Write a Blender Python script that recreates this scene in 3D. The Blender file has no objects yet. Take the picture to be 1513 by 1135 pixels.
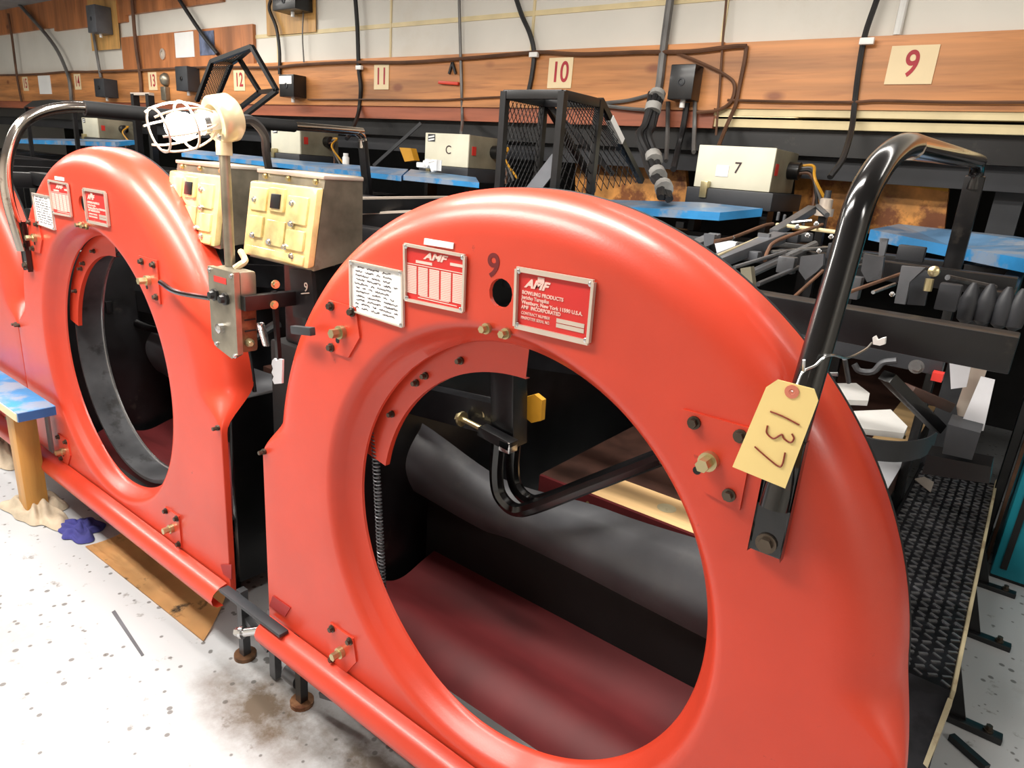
import bpy, bmesh, math, random
import numpy as np
from mathutils import Vector, Matrix
random.seed(7)
C = bpy.context.scene.collection
SC = bpy.context.scene
# ---------------------------------------------------------------- camera
W, H, F = 1513, 1135, 1000.24
RV = Vector((0.78757978, 0.61170895, 0.07436565))
UV = Vector((-0.24202699, 0.19608954, 0.9502483))
FV = Vector((-0.56669307, 0.76639484, -0.30248623))
CAM = Vector((.7801, -.9966, 1.6126))
cd = bpy.data.cameras.new('camera'); cam = bpy.data.objects.new('camera', cd); C.objects.link(cam)
cd.sensor_fit = 'HORIZONTAL'; cd.sensor_width = 36; cd.lens = 36 * F / W; cd.clip_start = .02
cam.matrix_world = Matrix(((RV.x, UV.x, -FV.x, CAM.x), (RV.y, UV.y, -FV.y, CAM.y), (RV.z, UV.z, -FV.z, CAM.z), (0, 0, 0, 1)))
SC.camera = cam
# ---------------------------------------------------------------- world, light, exposure
SC.view_settings.view_transform = 'Standard'; SC.view_settings.look = 'None'
SC.view_settings.exposure = 0.26; SC.view_settings.gamma = 1.0; SC.view_settings.use_curve_mapping = False
wd = bpy.data.worlds.new('world'); SC.world = wd; wd.use_nodes = True
wd.node_tree.nodes['Background'].inputs[0].default_value = (1, .96, .9, 1)
wd.node_tree.nodes['Background'].inputs[1].default_value = .12
def area(name, loc, rot, sx, sy, power, col=(1, .955, .89)):
    l = bpy.data.lights.new(name, 'AREA'); l.shape = 'RECTANGLE'; l.size = sx; l.size_y = sy; l.energy = power; l.color = col
    o = bpy.data.objects.new(name, l); C.objects.link(o); o.location = loc; o.rotation_euler = [math.radians(a) for a in rot]
    return o
area('aisle_tube_light', (-1.5, -.95, 2.98), (0, 0, 0), 2.4, .45, 108)
area('aisle_tube_light', (-5.0, -.95, 2.98), (0, 0, 0), 2.6, .45, 120)
area('aisle_tube_light', (-9.0, -.6, 2.98), (0, 0, 0), 2.6, .40, 80)
area('machine_tube_light', (-.9, .22, 2.98), (0, 0, 0), 2.4, .26, 92)
area('machine_tube_light', (-5.4, 1.3, 2.98), (0, 0, 0), 2.6, .30, 55)
area('aisle_tube_light', (3.0, -1.0, 2.98), (0, 0, 0), 1.2, .40, 34)
area('wall_tube_light', (.6, 1.75, 2.98), (-20, 0, 0), 2.6, .2, 14)

# ---------------------------------------------------------------- helpers
def px(x, y, **k):
    d = FV + RV * ((x - W / 2) / F) - UV * ((y - H / 2) / F)
    (a, v), = k.items(); i = 'XYZ'.index(a)
    return CAM + d * ((v - CAM[i]) / d[i])
def lin(c):
    r = []
    for v in c:
        v /= 255.
        r.append(v / 12.92 if v <= .04045 else ((v + .055) / 1.055) ** 2.4)
    return (*r, 1)
MATS = {}
def mat(name, rgb, rough=.5, metal=0., var=.08, scale=6., dirt=0., dirt_rgb=(40, 30, 25), dscale=9., dth=.62, bump=0., bscale=60., coat=0., stretch=(1, 1, 1), emit=0., alpha=1., spec=.5):
    m = bpy.data.materials.new(name); m.use_nodes = True; MATS[name] = m
    nt = m.node_tree; b = nt.nodes['Principled BSDF']; L = nt.links.new
    tc = nt.nodes.new('ShaderNodeTexCoord'); mp = nt.nodes.new('ShaderNodeMapping'); mp.inputs['Scale'].default_value = stretch
    L(tc.outputs['Object'], mp.inputs['Vector'])
    n = nt.nodes.new('ShaderNodeTexNoise'); n.inputs['Scale'].default_value = scale; n.inputs['Detail'].default_value = 5
    L(mp.outputs[0], n.inputs['Vector'])
    c = lin(rgb); lo = [max(0, v * (1 - var * 2.2)) for v in c[:3]] + [1]; hi = [min(1, v * (1 + var * 2.2)) for v in c[:3]] + [1]
    r = nt.nodes.new('ShaderNodeValToRGB'); r.color_ramp.elements[0].position = .3; r.color_ramp.elements[1].position = .7
    r.color_ramp.elements[0].color = lo; r.color_ramp.elements[1].color = hi
    L(n.outputs['Fac'], r.inputs['Fac']); out = r.outputs['Color']
    if dirt:
        n2 = nt.nodes.new('ShaderNodeTexNoise'); n2.inputs['Scale'].default_value = dscale; n2.inputs['Detail'].default_value = 7; n2.inputs['Roughness'].default_value = .65
        L(mp.outputs[0], n2.inputs['Vector'])
        r2 = nt.nodes.new('ShaderNodeValToRGB'); r2.color_ramp.elements[0].position = dth; r2.color_ramp.elements[1].position = dth + .08
        r2.color_ramp.elements[0].color = (0, 0, 0, 1); r2.color_ramp.elements[1].color = (dirt, dirt, dirt, 1)
        L(n2.outputs['Fac'], r2.inputs['Fac'])
        mx = nt.nodes.new('ShaderNodeMixRGB'); L(r2.outputs['Color'], mx.inputs[0]); L(out, mx.inputs[1]); mx.inputs[2].default_value = lin(dirt_rgb)
        out = mx.outputs[0]
    L(out, b.inputs['Base Color'])
    b.inputs['Roughness'].default_value = rough; b.inputs['Metallic'].default_value = metal
    b.inputs['Specular IOR Level'].default_value = spec
    b.inputs['Coat Weight'].default_value = coat; b.inputs['Coat Roughness'].default_value = .12
    if emit:
        b.inputs['Emission Color'].default_value = c; b.inputs['Emission Strength'].default_value = emit
    if bump:
        n3 = nt.nodes.new('ShaderNodeTexNoise'); n3.inputs['Scale'].default_value = bscale; n3.inputs['Detail'].default_value = 4
        L(mp.outputs[0], n3.inputs['Vector'])
        bp = nt.nodes.new('ShaderNodeBump'); bp.inputs['Strength'].default_value = bump; bp.inputs['Distance'].default_value = .01
        L(n3.outputs['Fac'], bp.inputs['Height']); L(bp.outputs[0], b.inputs['Normal'])
    return m
def wood(name, rgb, dark, stretch, knots=.8, rough=.45):
    m = mat(name, rgb, rough, var=.18, scale=2.2, stretch=stretch, bump=.05, bscale=14)
    nt = m.node_tree; b = nt.nodes['Principled BSDF']; L = nt.links.new
    src = b.inputs['Base Color'].links[0].from_socket
    tc = nt.nodes.new('ShaderNodeTexCoord'); mp = nt.nodes.new('ShaderNodeMapping'); mp.inputs['Scale'].default_value = (1.1, 1.1, 2.2)
    L(tc.outputs['Object'], mp.inputs['Vector'])
    v = nt.nodes.new('ShaderNodeTexVoronoi'); v.inputs['Scale'].default_value = 1.5; L(mp.outputs[0], v.inputs['Vector'])
    r = nt.nodes.new('ShaderNodeValToRGB'); r.color_ramp.elements[0].position = .05; r.color_ramp.elements[1].position = .11
    r.color_ramp.elements[0].color = (knots, knots, knots, 1); r.color_ramp.elements[1].color = (0, 0, 0, 1)
    L(v.outputs['Distance'], r.inputs['Fac'])
    wv = nt.nodes.new('ShaderNodeTexNoise'); wv.inputs['Scale'].default_value = 9; wv.inputs['Detail'].default_value = 3
    mp2 = nt.nodes.new('ShaderNodeMapping'); mp2.inputs['Scale'].default_value = stretch; L(tc.outputs['Object'], mp2.inputs['Vector']); L(mp2.outputs[0], wv.inputs['Vector'])
    rw = nt.nodes.new('ShaderNodeValToRGB'); rw.color_ramp.elements[0].position = .55; rw.color_ramp.elements[1].position = .8
    rw.color_ramp.elements[0].color = (0, 0, 0, 1); rw.color_ramp.elements[1].color = (.55, .55, .55, 1); L(wv.outputs['Fac'], rw.inputs['Fac'])
    ad = nt.nodes.new('ShaderNodeMath'); ad.operation = 'MAXIMUM'; L(r.outputs['Color'], ad.inputs[0]); L(rw.outputs['Color'], ad.inputs[1])
    mx = nt.nodes.new('ShaderNodeMixRGB'); L(ad.outputs[0], mx.inputs[0]); L(src, mx.inputs[1]); mx.inputs[2].default_value = lin(dark)
    L(mx.outputs[0], b.inputs['Base Color'])
    return m
M = MATS
mat('red_paint', (204, 63, 40), .35, var=.05, scale=3, dirt=.8, dirt_rgb=(96, 30, 22), dscale=24, dth=.70, coat=.1, bump=.03, bscale=260)
mat('red_plate', (205, 42, 38), .4, var=.03)
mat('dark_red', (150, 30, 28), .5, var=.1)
mat('maroon', (88, 27, 29), .62, var=.12, scale=4, spec=.3)
mat('black_steel', (15, 15, 17), .36, var=.3, scale=10, dirt=.3, dirt_rgb=(70, 64, 58), dscale=14, dth=.63, coat=.1)
mat('black_gloss', (14, 13, 14), .18, var=.2, coat=.5, dirt=.6, dirt_rgb=(80, 44, 30), dscale=18, dth=.66)
mat('black_matte', (15, 15, 16), .75, var=.3)
mat('grey_steel', (120, 122, 126), .42, .7, var=.15, dirt=.5, dirt_rgb=(55, 48, 42), dscale=12, dth=.58)
mat('dull_steel', (92, 93, 96), .4, .6, var=.2, dirt=.5, dirt_rgb=(40, 36, 32), dth=.55)
mat('bright_steel', (205, 205, 205), .22, .95, var=.05)
mat('white_steel', (232, 233, 238), .35, .1, var=.04)
mat('chrome', (215, 205, 195), .12, 1., var=.06, dirt=.5, dirt_rgb=(110, 60, 38), dscale=16, dth=.6)
mat('brass_bolt', (196, 182, 140), .3, .85, var=.1)
mat('dark_bolt', (88, 78, 68), .4, .8, var=.2)
mat('alu_frame', (214, 200, 186), .35, .5, var=.05)
mat('galvanised', (150, 142, 126), .38, .75, var=.18, scale=9, dirt=.4, dirt_rgb=(96, 70, 48), dth=.6)
mat('rusty_metal', (122, 88, 62), .5, .55, var=.3, scale=14, dirt=.7, dirt_rgb=(84, 40, 22), dth=.5)
mat('amber_plastic', (222, 200, 138), .16, var=.16, scale=14, coat=.8)
mat('beige_metal', (206, 190, 154), .3, .2, var=.07)
mat('cream_enamel', (224, 220, 198), .4, var=.04, dirt=.3, dirt_rgb=(150, 140, 110), dth=.62)
mat('box_side', (148, 142, 122), .45, .3, var=.12, dirt=.5, dirt_rgb=(90, 78, 60), dth=.56)
mat('panel_dark', (38, 39, 43), .55, var=.12)
mat('dark_grey', (48, 50, 54), .5, var=.12)
mat('mid_grey', (96, 98, 103), .45, .2, var=.12)
mat('blue_paint', (50, 136, 196), .40, var=.12, scale=5, dirt=.85, dirt_rgb=(140, 152, 168), dscale=4, dth=.49, bump=.1, bscale=50)
mat('blue_greyed', (98, 138, 176), .36, var=.14, scale=5, dirt=.85, dirt_rgb=(150, 158, 170), dscale=4, dth=.47, bump=.1, bscale=50)  # greyer, paler blue for the upward faces of the planks only
mat('teal_paint', (20, 128, 146), .45, var=.06)
mat('navy_edge', (42, 84, 138), .5, var=.08)
wood('board_wood', (194, 130, 76), (128, 66, 36), (.35, 1, 6))
wood('lower_board', (158, 88, 60), (110, 56, 38), (.3, 1, 5), .3)
wood('panel_wood', (178, 112, 66), (112, 64, 40), (3, 1, .4))
wood('pale_ply', (206, 158, 92), (168, 116, 60), (4, 1, .5), .2)
wood('orange_wood', (206, 132, 48), (120, 58, 24), (.6, 1, 3), .9)
wood('post_wood', (188, 136, 66), (128, 82, 34), (5, 5, .5), .3)
wood('tan_board', (226, 184, 132), (208, 164, 112), (.5, 3, 1), .05)
mat('burl_wood', (204, 140, 70), .45, var=.3, scale=6, dirt=.85, dirt_rgb=(112, 52, 22), dscale=5, dth=.50)
mat('brown_board', (66, 42, 34), .5, var=.2, scale=8)
mat('hardboard', (212, 164, 106), .6, var=.08, scale=5, dirt=.95, dirt_rgb=(30, 24, 20), dscale=7, dth=.60)
mat('rubber', (84, 85, 89), .42, var=.18, scale=3, dirt=.4, dirt_rgb=(100, 100, 100), dscale=4, dth=.55)
mat('wall_white', (226, 222, 212), .7, var=.025, scale=2, dirt=.15, dirt_rgb=(196, 180, 150), dscale=1.2, dth=.6)
mat('cream_trim', (226, 208, 162), .5, var=.05)
mat('ceiling_grey', (150, 150, 150), .8, var=.05)
mat('paper_tan', (236, 214, 172), .6, var=.02)
mat('paper_white', (238, 238, 236), .6, var=.02)
mat('poster_blue', (92, 102, 128), .5, var=.3, scale=12)
mat('ink_red', (172, 44, 56), .6, var=.1)
mat('ink_dark', (58, 34, 40), .6, var=.1)
mat('stencil', (110, 14, 14), .6, var=.1)
mat('tag_card', (240, 212, 140), .6, var=.02)
mat('tag_ring', (206, 120, 96), .6)
mat('pen_brown', (128, 44, 26), .6)
mat('pink_print', (238, 196, 184), .5, var=.04)
mat('cable_black', (30, 29, 30), .55, var=.2)
mat('cable_grey', (112, 110, 108), .5, .3, var=.15)
mat('cable_brown', (98, 66, 46), .6, var=.15)
mat('conduit_white', (232, 232, 228), .4, var=.02)
mat('tape', (158, 156, 152), .5, var=.2)
mat('cloth_tan', (196, 180, 156), .9, var=.15, bump=.3)
mat('cloth_blue', (62, 62, 130), .9, var=.15, bump=.3)
mat('red_dot', (206, 52, 44), .5)
mat('red_clip', (214, 60, 36), .4)
mat('yellow_part', (208, 150, 40), .5, var=.1)
mat('white_plastic', (240, 239, 235), .4, var=.05)
mat('tread_plate', (46, 46, 50), .3, .7, var=.25, scale=12, dirt=.4, dirt_rgb=(20, 18, 16), dth=.55)
mat('tread_bump', (190, 190, 194), .28, .9, var=.2)
mat('cream_edge', (176, 164, 132), .5, var=.12, dirt=.5, dirt_rgb=(110, 74, 40), dth=.55)
mat('bulb_glass', (255, 246, 228), .3, emit=32)
mat('tube_glass', (255, 255, 250), .3, emit=4)

def floor_mat():
    m = mat('floor_paint', (182, 184, 186), .42, var=.03, scale=1.6, dirt=.8, dirt_rgb=(118, 114, 110), dscale=15, dth=.615, bump=.03, bscale=30)
    nt = m.node_tree; b = nt.nodes['Principled BSDF']; L = nt.links.new
    src = b.inputs['Base Color'].links[0].from_socket
    tc = nt.nodes.new('ShaderNodeTexCoord')
    def spot(loc, sx, sy, rgb, amt, ns=9.):
        nonlocal src
        mp = nt.nodes.new('ShaderNodeMapping'); mp.vector_type = 'TEXTURE'; mp.inputs['Location'].default_value = (*loc, 0); mp.inputs['Scale'].default_value = (sx, sy, 1)
        n = nt.nodes.new('ShaderNodeTexNoise'); n.inputs['Scale'].default_value = ns; n.inputs['Detail'].default_value = 8; n.inputs['Roughness'].default_value = .7
        L(tc.outputs['Object'], mp.inputs['Vector']); L(tc.outputs['Object'], n.inputs['Vector'])
        g = nt.nodes.new('ShaderNodeTexGradient'); g.gradient_type = 'SPHERICAL'; L(mp.outputs[0], g.inputs['Vector'])
        mu = nt.nodes.new('ShaderNodeMath'); mu.operation = 'MULTIPLY'; L(g.outputs['Fac'], mu.inputs[0]); L(n.outputs['Fac'], mu.inputs[1])
        r = nt.nodes.new('ShaderNodeValToRGB'); r.color_ramp.elements[0].position = .12; r.color_ramp.elements[1].position = .42
        r.color_ramp.elements[0].color = (0, 0, 0, 1); r.color_ramp.elements[1].color = (amt, amt, amt, 1); L(mu.outputs[0], r.inputs['Fac'])
        mx = nt.nodes.new('ShaderNodeMixRGB'); L(r.outputs['Color'], mx.inputs[0]); L(src, mx.inputs[1]); mx.inputs[2].default_value = lin(rgb); src = mx.outputs[0]
    spot((-.74, -.08), .44, .22, (92, 76, 58), .95)
    spot((-.30, 0.0), .45, .16, (84, 72, 58), .9)
    spot((-1.6, -.50), .5, .35, (150, 148, 145), .5, 30.)
    spot((1.35, 1.75), .35, .45, (104, 92, 82), .95)
    v = nt.nodes.new('ShaderNodeTexVoronoi'); v.inputs['Scale'].default_value = 21; v.inputs['Randomness'].default_value = 1; L(tc.outputs['Object'], v.inputs['Vector'])
    n = nt.nodes.new('ShaderNodeTexNoise'); n.inputs['Scale'].default_value = 2.6; L(tc.outputs['Object'], n.inputs['Vector'])
    su = nt.nodes.new('ShaderNodeMath'); su.operation = 'MULTIPLY_ADD'; su.inputs[1].default_value = -.5; su.inputs[2].default_value = .328; L(n.outputs['Fac'], su.inputs[0])
    ad = nt.nodes.new('ShaderNodeMath'); ad.operation = 'ADD'; L(v.outputs['Distance'], ad.inputs[0]); L(su.outputs[0], ad.inputs[1])
    r = nt.nodes.new('ShaderNodeValToRGB'); r.color_ramp.elements[0].position = .195; r.color_ramp.elements[1].position = .25
    r.color_ramp.elements[0].color = (.75, .75, .75, 1); r.color_ramp.elements[1].color = (0, 0, 0, 1); L(ad.outputs[0], r.inputs['Fac'])
    mx = nt.nodes.new('ShaderNodeMixRGB'); L(r.outputs['Color'], mx.inputs[0]); L(src, mx.inputs[1]); mx.inputs[2].default_value = lin((78, 74, 70)); src = mx.outputs[0]
    L(src, b.inputs['Base Color'])
floor_mat()

class MB:
    def __init__(s): s.bm = bmesh.new()
    def quad(s, *p):
        s.bm.faces.new([s.bm.verts.new(q) for q in p]); return s
    def box(s, a, b, bev=0.):
        a, b = Vector(a), Vector(b); c = (a + b) / 2; d = b - a
        return s.obox(c, (abs(d.x), abs(d.y), abs(d.z)), Matrix.Identity(3), bev)
    def obox(s, c, d, R=None, bev=0.):
        R = R or Matrix.Identity(3)
        g = bmesh.ops.create_cube(s.bm, size=1)['verts']
        for v in g: v.co = R @ Vector((v.co.x * d[0], v.co.y * d[1], v.co.z * d[2])) + Vector(c)
        if bev:
            ed = {e for v in g for e in v.link_edges}
            bmesh.ops.bevel(s.bm, geom=list(ed), offset=min(bev, min(d) * .45), segments=2, affect='EDGES', profile=.6)
        return s
    def bar(s, a, b, w, t, up=(0, 0, 1), bev=0.):
        """rectangular bar from a to b: w across, t along up"""
        a, b = Vector(a), Vector(b); y = (b - a); L = y.length; y = y / L; u = Vector(up); x = y.cross(u)
        if x.length < 1e-4: x = y.cross(Vector((1, 0, 0)))
        x.normalize(); z = x.cross(y)
        return s.obox((a + b) / 2, (w, L, t), Matrix((x, y, z)).transposed(), bev)
    def tube(s, pts, r, n=10, caps=True):
        pts = [Vector(p) for p in pts]; rr = r if isinstance(r, (list, tuple)) else [r] * len(pts)
        rings = []; prev = None
        for i, p in enumerate(pts):
            t = (pts[min(i + 1, len(pts) - 1)] - pts[max(i - 1, 0)]).normalized()
            if prev is None:
                x = t.cross(Vector((0, 0, 1)));
                if x.length < .1: x = t.cross(Vector((1, 0, 0)))
            else: x = prev - t * prev.dot(t)
            x.normalize(); prev = x; y = t.cross(x)
            rings.append([s.bm.verts.new(p + (x * math.cos(a) + y * math.sin(a)) * rr[i]) for a in [2 * math.pi * k / n for k in range(n)]])
        for A, B in zip(rings, rings[1:]):
            for k in range(n): s.bm.faces.new((A[k], A[(k + 1) % n], B[(k + 1) % n], B[k]))
        if caps: s.bm.faces.new(rings[0][::-1]); s.bm.faces.new(rings[-1])
        return s
    def cyl(s, a, b, r, n=16, r2=None): return s.tube([a, b], [r, r if r2 is None else r2], n)
    def lathe(s, c, axis, prof, n=28):
        """prof: list of (dist along axis, radius)"""
        ax = Vector(axis).normalized(); x = ax.cross(Vector((0, 0, 1)))
        if x.length < .1: x = ax.cross(Vector((1, 0, 0)))
        x.normalize(); y = ax.cross(x); c = Vector(c); rings = []
        for d, r in prof:
            rings.append([s.bm.verts.new(c + ax * d + (x * math.cos(a) + y * math.sin(a)) * max(r, 1e-4)) for a in [2 * math.pi * k / n for k in range(n)]])
        for A, B in zip(rings, rings[1:]):
            for k in range(n): s.bm.faces.new((A[k], A[(k + 1) % n], B[(k + 1) % n], B[k]))
        return s
    def prism(s, poly, d):
        """closed polygon of 3-D points extruded by vector d"""
        d = Vector(d); A = [s.bm.verts.new(p) for p in poly]; B = [s.bm.verts.new(Vector(p) + d) for p in poly]; n = len(A)
        s.bm.faces.new(A); s.bm.faces.new(B[::-1])
        for k in range(n): s.bm.faces.new((A[k], B[k], B[(k + 1) % n], A[(k + 1) % n]))
        return s
    def bolt(s, c, axis, r, h, hexa=True):
        ax = Vector(axis).normalized(); c = Vector(c)
        s.cyl(c, c + ax * h * .35, r * 1.45, 16)
        s.cyl(c + ax * h * .35, c + ax * h, r, 6 if hexa else 12)
        return s
    def build(s, name, m, parent=None, smooth=40):
        bmesh.ops.recalc_face_normals(s.bm, faces=s.bm.faces)
        me = bpy.data.meshes.new(name); off = Vector((0, 0, 0)); p = parent
        while p is not None: off += p.location; p = p.parent
        if off.length: bmesh.ops.translate(s.bm, verts=s.bm.verts, vec=-off)
        s.bm.to_mesh(me); s.bm.free()
        ml = m if isinstance(m, (list, tuple)) else [m]
        for k in ml: me.materials.append(M[k])
        if smooth:
            me.polygons.foreach_set('use_smooth', [True] * len(me.polygons)); me.set_sharp_from_angle(angle=math.radians(smooth))
        o = bpy.data.objects.new(name, me); C.objects.link(o); o.parent = parent
        return o
def tag(o, label, cat, group=None):
    o['label'] = label; o['category'] = cat
    if group: o['group'] = group
    return o
def struct(o): o['kind'] = 'structure'; return o
def thing(name, loc, label, cat, group=None):
    o = bpy.data.objects.new(name, None); o.empty_display_size = .05; C.objects.link(o); o.location = loc
    return tag(o, label, cat, group)
def text(name, body, size, loc, m, parent, ux=(1, 0, 0), uy=(0, 0, 1), depth=.0006, shear=0., align='CENTER', bold=0., squash=1., width=None):
    cu = bpy.data.curves.new(name, 'FONT'); cu.body = body; cu.size = size; cu.extrude = depth; cu.align_x = align; cu.align_y = 'CENTER'; cu.shear = shear; cu.offset = bold
    t = bpy.data.objects.new(name, cu); C.objects.link(t)
    bpy.context.view_layer.update()
    me = bpy.data.meshes.new_from_object(t.evaluated_get(bpy.context.evaluated_depsgraph_get()))
    bpy.data.objects.remove(t); bpy.data.curves.remove(cu)
    if width: squash = width / max(1e-6, max(v.co.x for v in me.vertices) - min(v.co.x for v in me.vertices))
    ux, uy = Vector(ux).normalized(), Vector(uy).normalized(); uz = ux.cross(uy); off = Vector((0, 0, 0)); p = parent
    while p is not None: off += p.location; p = p.parent
    for v in me.vertices: v.co = Vector(loc) + ux * v.co.x * squash + uy * v.co.y + uz * v.co.z - off
    me.materials.clear(); me.materials.append(M[m]); me.name = name
    o = bpy.data.objects.new(name, me); C.objects.link(o); o.parent = parent
    return o
def copy_tree(o, parent=None):
    c = o.copy(); C.objects.link(c); c.parent = parent
    for ch in o.children: copy_tree(ch, c)
    return c
def smooth_path(pts, n=8):
    pts = [Vector(p) for p in pts]; out = []
    P = [pts[0] * 2 - pts[1]] + pts + [pts[-1] * 2 - pts[-2]]
    for i in range(1, len(P) - 2):
        for k in range(n):
            t = k / n; a, b, c, d = P[i - 1], P[i], P[i + 1], P[i + 2]
            out.append(.5 * (2 * b + (c - a) * t + (2 * a - 5 * b + 4 * c - d) * t * t + (3 * b - a - 3 * c + d) * t ** 3))
    out.append(pts[-1]); return out
def sstep(a, b, x):
    t = max(0, min(1, (x - a) / (b - a))); return t * t * (3 - 2 * t)
ZC = .80            # height of the ring centre
# ---------------------------------------------------------------- setting
YW = 2.61
XL, XR = -16.0, 4.0
struct(MB().box((XL, -4, -.1), (XR, 12, 0)).build('floor', 'floor_paint'))
struct(MB().box((XL, -4, 3.06), (XR, 12, 3.16)).build('ceiling', 'ceiling_grey'))
struct(MB().box((XL, YW + .02, 2.285), (XR, YW + .12, 3.06)).build('wall_back', 'wall_white'))
struct(MB().box((XL - .1, -4, 0), (XL, 12, 3.06)).build('wall_left', 'wall_white'))
struct(MB().box((XR, -4, 0), (XR + .1, 12, 3.06)).build('wall_right', 'wall_white'))
struct(MB().box((XL, -4.1, 0), (XR, -4, 3.06)).build('wall_front', 'wall_white'))
struct(MB().box((XL, 5.2, 0), (XR, 5.3, 3.06)).build('wall_lane', 'black_matte'))
# wood band with the lane numbers, darker board below it, cream trim on the right
struct(MB().box((XL, YW - .02, 1.975), (-7.2, YW + .05, 2.30)).box((-7.2, YW - .02, 1.975), (-.72, YW + .05, 2.295)).box((-.72, YW - .02, 1.985), (XR, YW + .05, 2.29)).build('trim_1', 'board_wood'))
struct(MB().box((XL, YW - .005, 1.89), (-.72, YW + .05, 1.975)).build('trim_2', 'lower_board'))
struct(MB().box((-.72, YW - .01, 1.952), (XR, YW + .05, 1.985)).box((-.72, YW + .01, 1.90), (XR, YW + .05, 1.938)).build('trim_3', 'cream_trim'))
struct(MB().box((XL, YW + .06, 1.78), (XR, YW + .16, 1.90)).build('trim_4', 'black_steel'))
struct(MB().box((XL, YW + .12, 1.675), (XR, YW + .16, 1.78)).build('trim_5', 'panel_dark'))
# cream batten along the white wall, vertical seams
b = MB(); b.box((-5.0, YW + .014, 2.492), (XR, YW + .03, 2.520))
for x in (-4.55, -3.2, -1.95, -.75): b.box((x - .008, YW + .012, 2.3), (x + .008, YW + .03, 3.06))
struct(b.build('trim_6', 'cream_trim'))
# wood panels high on the left of the wall
struct(MB().box((-7.25, YW - .01, 2.295), (-4.86, YW + .04, 2.60)).build('trim_7', 'panel_wood'))
struct(MB().box((XL, YW - .01, 2.78), (-8.9, YW + .04, 3.06)).box((-8.9, YW - .01, 2.74), (-7.1, YW + .04, 3.06)).box((-7.1, YW - .01, 2.80), (-5.3, YW + .04, 3.06)).build('trim_8', 'panel_wood'))
# lane decks and wooden divisions beyond the machines
for x in (0, -1.84, -3.47):
    tag(MB().box((x - .53, 1.0, .40), (x + .53, 5.2, .50)).build('lane_deck', 'brown_board'), {0: 'dark brown lane deck behind the pit of the nearest pinspotter', -1.84: 'dark brown lane deck behind the pit of the second pinspotter', -3.47: 'dark brown lane deck behind the pit of the leftmost pinspotter'}[x], 'lane')
# ---------------------------------------------------------------- pinspotting machines
def cover_builder(x0):
    """red dished rear cover, ring opening radius .5, sheet standing in the plane y = 0"""
    N = 288; bm = bmesh.new()
    rows = []; info = []
    for k in range(N):
        th = 2 * math.pi * k / N + math.pi / 2
        c, s = math.cos(th), math.sin(th)
        rl = min(.812 / max(abs(c), 1e-6), (.60 / -s) if s < 0 else 9)
        ra = .780
        z = ra * s
        t = 1 - sstep(-.01, .115, z)
        r = ra + (rl - ra) * t if s < .25 else ra
        if s < 0: r = rl
        w = 1 - t
        info.append((c, s, r, w))
    def ring(fr):
        row = []
        for c, s, r, w in info:
            rr, y = fr(r, w)
            if rr < 0: rr = .478 + rr * sstep(.0, .85, -c)
            row.append(bm.verts.new((x0 + rr * c, y, ZC + rr * s)))
        rows.append(row)
    ring(lambda r, w: (-.022, .066)); ring(lambda r, w: (-.020, .060)); ring(lambda r, w: (.484, .050)); ring(lambda r, w: (.495, .034)); ring(lambda r, w: (.503, .018)); ring(lambda r, w: (.511, .007)); ring(lambda r, w: (.520, .001)); ring(lambda r, w: (.530, 0))
    f0 = len(rows) - 1
    bev = lambda w: .003 + .088 * w
    for f in (.12, .25, .40, .54, .78, 1.0):
        ring(lambda r, w, f=f: (.53 + f * (r - bev(w) - .53), 0))
    for k in range(1, 9):
        a = k / 8 * math.pi / 2
        ring(lambda r, w, a=a: (r - bev(w) + bev(w) * math.sin(a), bev(w) * (1 - math.cos(a))))
    ring(lambda r, w: (r, .014 + .10 * w)); ring(lambda r, w: (r, .02 + .12 * w))
    skip = set()
    for i in range(f0 + 1, f0 + 4):
        for k in (-4, -3, -2, -1, 0, 1, 2, 3): skip.add((i, k % N))
    for i in range(len(rows) - 1):
        for k in range(N):
            if (i, k) in skip: continue
            bm.faces.new((rows[i][k], rows[i][(k + 1) % N], rows[i + 1][(k + 1) % N], rows[i + 1][k]))
    # round sight hole
    i0, i1 = f0 + 1, f0 + 4
    loop = [rows[i0][k % N] for k in range(-4, 4)] + [rows[i][4] for i in range(i0, i1)] + [rows[i1][k % N] for k in range(4, -4, -1)] + [rows[i][-4] for i in range(i1, i0, -1)]
    cx = Vector((x0 - .0, 0, ZC + .588)); rim = []; rim2 = []
    for v in loop:
        d = (v.co - cx); d.y = 0; d.normalize(); rim.append(bm.verts.new(cx + d * .028)); rim2.append(bm.verts.new(cx + d * .027 + Vector((0, .008, 0))))
    for j in range(len(loop)):
        k = (j + 1) % len(loop)
        bm.faces.new((loop[j], loop[k], rim[k], rim[j])); bm.faces.new((rim[j], rim[k], rim2[k], rim2[j]))
    m = MB(); m.bm.free(); m.bm = bm
    return m
def on_face(x0, u, v, y=0): return Vector((x0 + u, y, ZC + v))
def frame_plate(mb, A, B, C_, D, w, t=.004):
    """raised picture-frame bars round a plate quad A(tl) B(tr) C(br) D(bl), on y<0 side"""
    for a, b in ((A, B), (B, C_), (C_, D), (D, A)):
        mb.bar(a + Vector((0, -t, 0)), b + Vector((0, -t, 0)), w if abs((b - a).x) < abs((b - a).z) else t * 1.4, t * 1.4 if abs((b - a).x) < abs((b - a).z) else w, up=(0, 0, 1))
    return mb
ADJ = ((-.455, .425, 1, 1), (.448, .40, 1, 0), (-.46, -.475, 0, 1), (.46, -.47, 1, 1))
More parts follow.
